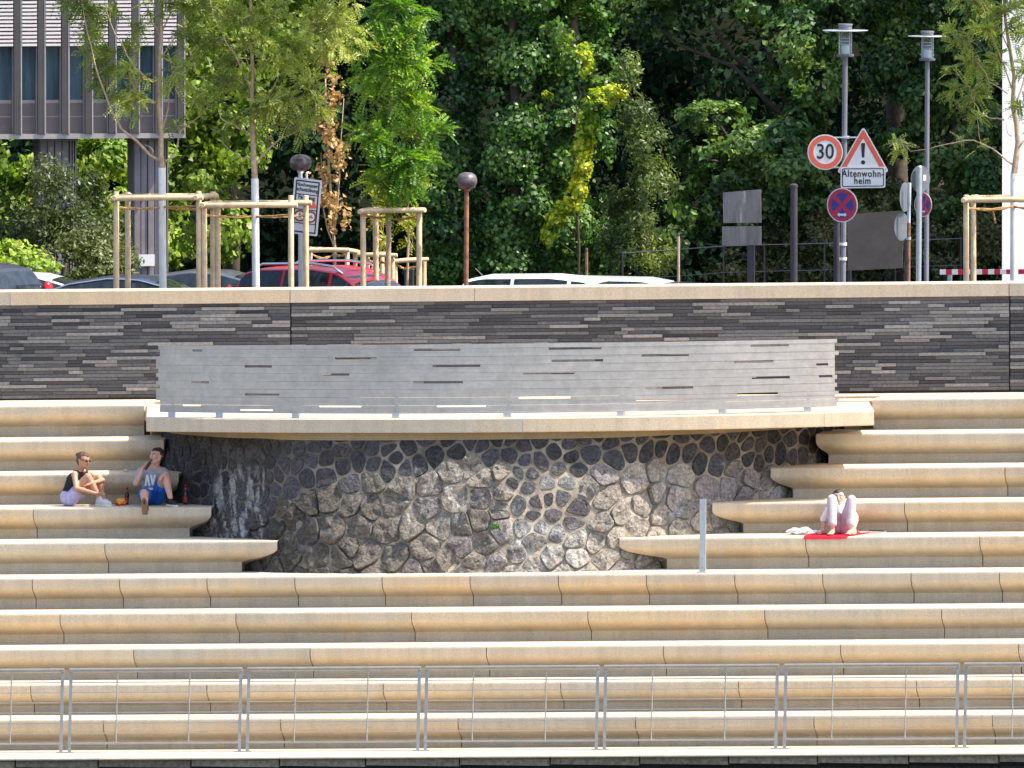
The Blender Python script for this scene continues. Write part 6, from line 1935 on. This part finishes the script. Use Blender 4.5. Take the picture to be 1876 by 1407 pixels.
def bottle(label, base, axis, glass, group, s=1.0, capm='tail_red', lab=True, name="beer_bottle"):
    t = thing(name, label, "bottle", base, group); a = Vector(axis).normalized()
    rot = a.to_track_quat('Z', 'Y').to_matrix().to_4x4()
    def put(mb, nm, mat):
        ob = mb.build(nm, mat, t, (0, 0, 0), smooth='auto'); ob.data.transform(rot); return ob
    mb = MB(); mb.lathe((0, 0, 0), [(.027 * s, 0), (.031 * s, .006 * s), (.031 * s, .125 * s), (.026 * s, .15 * s), (.0155 * s, .18 * s), (.0135 * s, .225 * s), (.0145 * s, .228 * s), (.0145 * s, .236 * s)], 18); put(mb, "glass_body", glass)
    mb = MB(); mb.lathe((0, 0, 0), [(.0158 * s, .227 * s), (.0162 * s, .24 * s), (.012 * s, .244 * s)], 14); put(mb, "cap", M[capm])
    if lab:
        mb = MB(); mb.lathe((0, 0, 0), [(.0316 * s, .03 * s), (.0316 * s, .10 * s)], 18, cap=False); put(mb, "label", plain("dark_red_label", (.33, .03, .03), .6))
        mb = MB(); c0 = Vector((0, 0, 0)); r0_ = .0325 * s
        seq = [(math.cos(k * math.pi / 8) * .020 * s, math.sin(k * math.pi / 8) * .024 * s) for k in range(16)]
        mb.add([(x, -math.sqrt(r0_ ** 2 - x * x), .065 * s + z) for x, z in seq], [range(16)]); put(mb, "roundel", M['white_paint'])
        mb = MB(); mb.lathe((0, 0, 0), [(.0160 * s, .178 * s), (.0146 * s, .205 * s)], 14, cap=False); put(mb, "neck_foil", M[capm])
    return t
brown = glass_mat("brown_glass", (.022, .010, .006), .06)
bottle("dark bottle held to the mouth by the man in blue shorts", hp_ + Vector((-.03, -.03, -.05)), (.55, -.1, .75), brown, "dark bottles of the couple", .75, 'black_trim', False)
q = J(339.5, 919, 6.05); bottle("dark bottle with red neck standing in shade right of the man's black shoe", (q.x, 6.05, ztread(6, q.x) + .001), (0, 0, 1), brown, "dark bottles of the couple", 1.18)
q = J(231.5, 918, 6.15); bottle("dark bottle with red cap behind the orange bag, between woman and man", (q.x, 6.15, ztread(6, q.x) + .001), (.06, 0, 1), brown, "dark bottles of the couple", 1.05)
# crumpled snack bag
def crumple(name, label, cat, px, Y, k, size, mat, seed, amp=.35, group=None, mats2=None, dz=0.0):
    q = P(px, 900, Y); base = Vector((q.x, Y, ztread(k, q.x) + .002 + dz)); t = None
    bm = bmesh.new(); bmesh.ops.create_icosphere(bm, subdivisions=4, radius=1)
    for v in bm.verts:
        n = v.co.copy(); f = 1 + amp * noise.noise(n * 1.9 + Vector((seed, 0, 0))) + amp * .5 * abs(noise.noise(n * 4.5 + Vector((0, seed, 0))))
        p = Vector((n.x * size[0], n.y * size[1], n.z * size[2])) * f
        p.z = max(-size[2] * .75, p.z); v.co = p + Vector((0, 0, size[2] * .75))
    me = bpy.data.meshes.new(name)
    for f in bm.faces: f.smooth = True
    bm.to_mesh(me); bm.free(); me.materials.append(mat)
    if mats2:
        me.materials.append(mats2)
        for p in me.polygons:
            c = p.center
            if c.z > size[2] * (.7 + .5 * noise.noise(c * 22)): p.material_index = 1
    ob = bpy.data.objects.new(name, me); COL.objects.link(ob); ob.location = base
    return tag(ob, label, cat, group)
crumple("snack_bag", "crumpled red and orange snack bag between the woman and the man", "bag", 220, 5.95, 6, (.085, .06, .055), plain("red_foil", (.62, .03, .02), .3), 3, .4, None, plain("orange_foil", (.80, .33, .02), .3))
crumple("white_cloth", "crumpled white cloth lying left of the red towel", "cloth", 1469, 5.15, 5, (.19, .13, .05), M['white_cloth'], 8, .5)
crumple("paper_scrap", "small pale yellow scrap lying on the step behind the couple", "litter", 230.5, 6.75, 7, (.03, .025, .022), plain("pale_paper", (.62, .56, .30), .8), 5, .6)

# --- man reclining on the red towel
J = lambda x, y, Y: P(x, y + 2.0, Y)
pel, wai, che, nek = J(1540, 963, 5.12), J(1539.5, 953, 5.15), J(1538.5, 939, 5.16), J(1538.5, 928, 5.16)
hd = J(1537, 912.5, 5.16); hf, hu = Vector((.10, -.97, .12)), Vector((-.12, .12, 1))
shR, shL = J(1519, 935, 5.18), J(1557, 936, 5.18)
elR, wrR = J(1509.5, 953, 5.24), J(1508, 967, 5.10)
elL, wrL = J(1568, 953, 5.16), J(1565, 966, 5.0)
hpR, knR, anR, toR = J(1533, 966, 5.05), J(1524, 915, 4.86), J(1525, 964, 4.74), J(1521.5, 975, 4.58)
hpL, knL, anL, toL = J(1547, 966, 5.05), J(1560, 916, 4.86), J(1557.5, 964, 4.78), J(1554, 974, 4.62)
ztw = ztread(5, pel.x) + .016
sh = settle([(hpR, .085), (hpL, .085)], ztw)
m2 = thing("person", "barefoot man in white shirt and pale trousers with raised knees on the red towel", "person", (pel.x, 5.1, ztread(5, pel.x)), "people sitting on the steps"); o = m2.location
mb = MB()
limb(mb, [pel, wai, che, nek], [.125, .115, .13, .066]); limb(mb, [shR, nek, shL], [.055, .058, .055]); limb(mb, [nek, hd - hu * .06], [.058, .055]); head(mb, hd, hf, hu, 1.0)
limb(mb, [shR, elR, wrR], [.05, .04, .028]); limb(mb, [shL, elL, wrL], [.05, .04, .028])
hand(mb, wrR, (-.35, -.6, -.6), (.2, .3, -.8), .3, 1.0, 1); hand(mb, wrL, (.1, -.6, -.7), (-.5, .4, -.5), .4, 1.0, -1)
limb(mb, [hpR, knR, anR], [.085, .058, .036]); limb(mb, [hpL, knL, anL], [.085, .058, .036])
for an, to in ((anR, toR), (anL, toL)):
    zz = ztw - sh.z + .026
    h_ = Vector((an.x, an.y + .02, zz + .008)); t_ = Vector((to.x, to.y, zz - .004))
    limb(mb, [an, h_], [.036, .034]); limb(mb, [h_, lerp(h_, t_, .55), t_], [.034, .036, .030])
    d = (t_ - h_).normalized(); b_ = d.cross(Vector((0, 0, 1)))
    for k, L in zip((-2, -1, 0, 1, 2), ((.052, .048, .044, .038, .032) if an is anL else (.032, .038, .044, .048, .052))):
        cap(mb, [(t_ + b_ * .0135 * k, .013), (t_ + b_ * .015 * k + d * L, .0095)], 8)
grow(mb, "body", M['skin_fair'], m2, o, .007, 4, sh)
mb = MB(); limb(mb, [wai, che, lerp(che, nek, .7)], [.132, .145, .086]); limb(mb, [lerp(shR, nek, .05), che, lerp(shL, nek, .05)], [.062, .125, .062]); limb(mb, [shR, lerp(shR, elR, .85)], [.064, .066]); limb(mb, [shL, lerp(shL, elL, .7)], [.064, .062])
grow(mb, "shirt", M['white_cloth'], m2, o, .008, 4, sh)
mb = MB()
for k in range(5):
    q = lerp(che, wai, k / 4 * 1.1) + sh; mb.ball(q + Vector((0, -.143, .03)), .006, 8, 6)
mb.build("buttons", M['dark_metal'], m2, o)
mb = MB(); limb(mb, [pel, lerp(pel, wai, .5)], [.138, .133])
for hp, kn, an in ((hpR, knR, anR), (hpL, knL, anL)): limb(mb, [hp, lerp(hp, kn, .5), kn, lerp(kn, an, .4), lerp(kn, an, .86)], [.098, .090, .072, .070, .062]); limb(mb, [lerp(kn, an, .80), lerp(kn, an, .90)], [.066, .066])
grow(mb, "trousers", M['trouser'], m2, o, .007, 4, sh)
grow(hair_cap(hd, hf, hu, 1.0), "hair", M['hair_dark'], m2, o, .007, 3, sh)
face_marks(m2, o, hd, hf, hu, 1.0, sh)
# towel under him
tx0, tx1 = P(1481, 975, 4.9).x, P(1562, 975, 4.9).x
tw = thing("towel", "bright red towel spread under the barefoot man", "towel", ((tx0 + tx1) / 2, 4.9, ztread(5, tx0)))
rows = []
ys = [4.472, 4.476, 4.482, 4.497, 4.54, 4.65, 4.8, 4.95, 5.1, 5.3]
zs_ = [-.036, -.026, -.010, .004, .008, .008, .008, .008, .008, .008]
mb = MB(); top_, bot_ = [], []
for y, z in zip(ys, zs_):
    a, b_ = [], []
    for i in range(25):
        s = i / 24; x = lerp(tx0, tx1, s) + (y - 4.5) * .28 * s + .012 * math.sin(y * 9 + s * 3)
        wv = .005 * noise.noise(Vector((x * 9, y * 9, 1))) + (.004 * math.sin(s * 21) if z < 0 else 0)
        a.append((x, y - (wv if z < 0 else 0) - .006 * (z < 0), ztread(5, x) + z + max(-.003, wv) + .004)); b_.append((x, y + .004 * (z < 0), ztread(5, x) + z + wv - .003))
    top_.append(a); bot_.append(b_)
mb.grid(top_); mb.build("cloth", M['red_towel'], tw, tw.location, smooth=True)
# pair of shoes beside him
q = P(1602, 968, 5.25)
for k, (dx, dy, ang_, lab) in enumerate(((-.09, .05, .35, "grey shoe lying behind its pair right of the red towel"), (.05, -.05, -.35, "grey shoe with pale sole, the outer one right of the red towel"))):
    zf = ztread(5, q.x) + .003
    t = thing("loose_shoe", lab, "shoe", (q.x + dx, 5.25 + dy, zf), "pair of shoes beside the red towel")
    h_ = Vector((q.x + dx - .11 * math.cos(ang_), 5.25 + dy - .11 * math.sin(ang_), zf)); t_ = Vector((q.x + dx + .12 * math.cos(ang_), 5.25 + dy + .12 * math.sin(ang_), zf))
    so_ = shoe(t, t.location, h_, t_, (0, 0, 1), plain("grey_suede", (.055, .054, .05), .9), M['sole_white'], (0, 0, 0), "upper", .62)
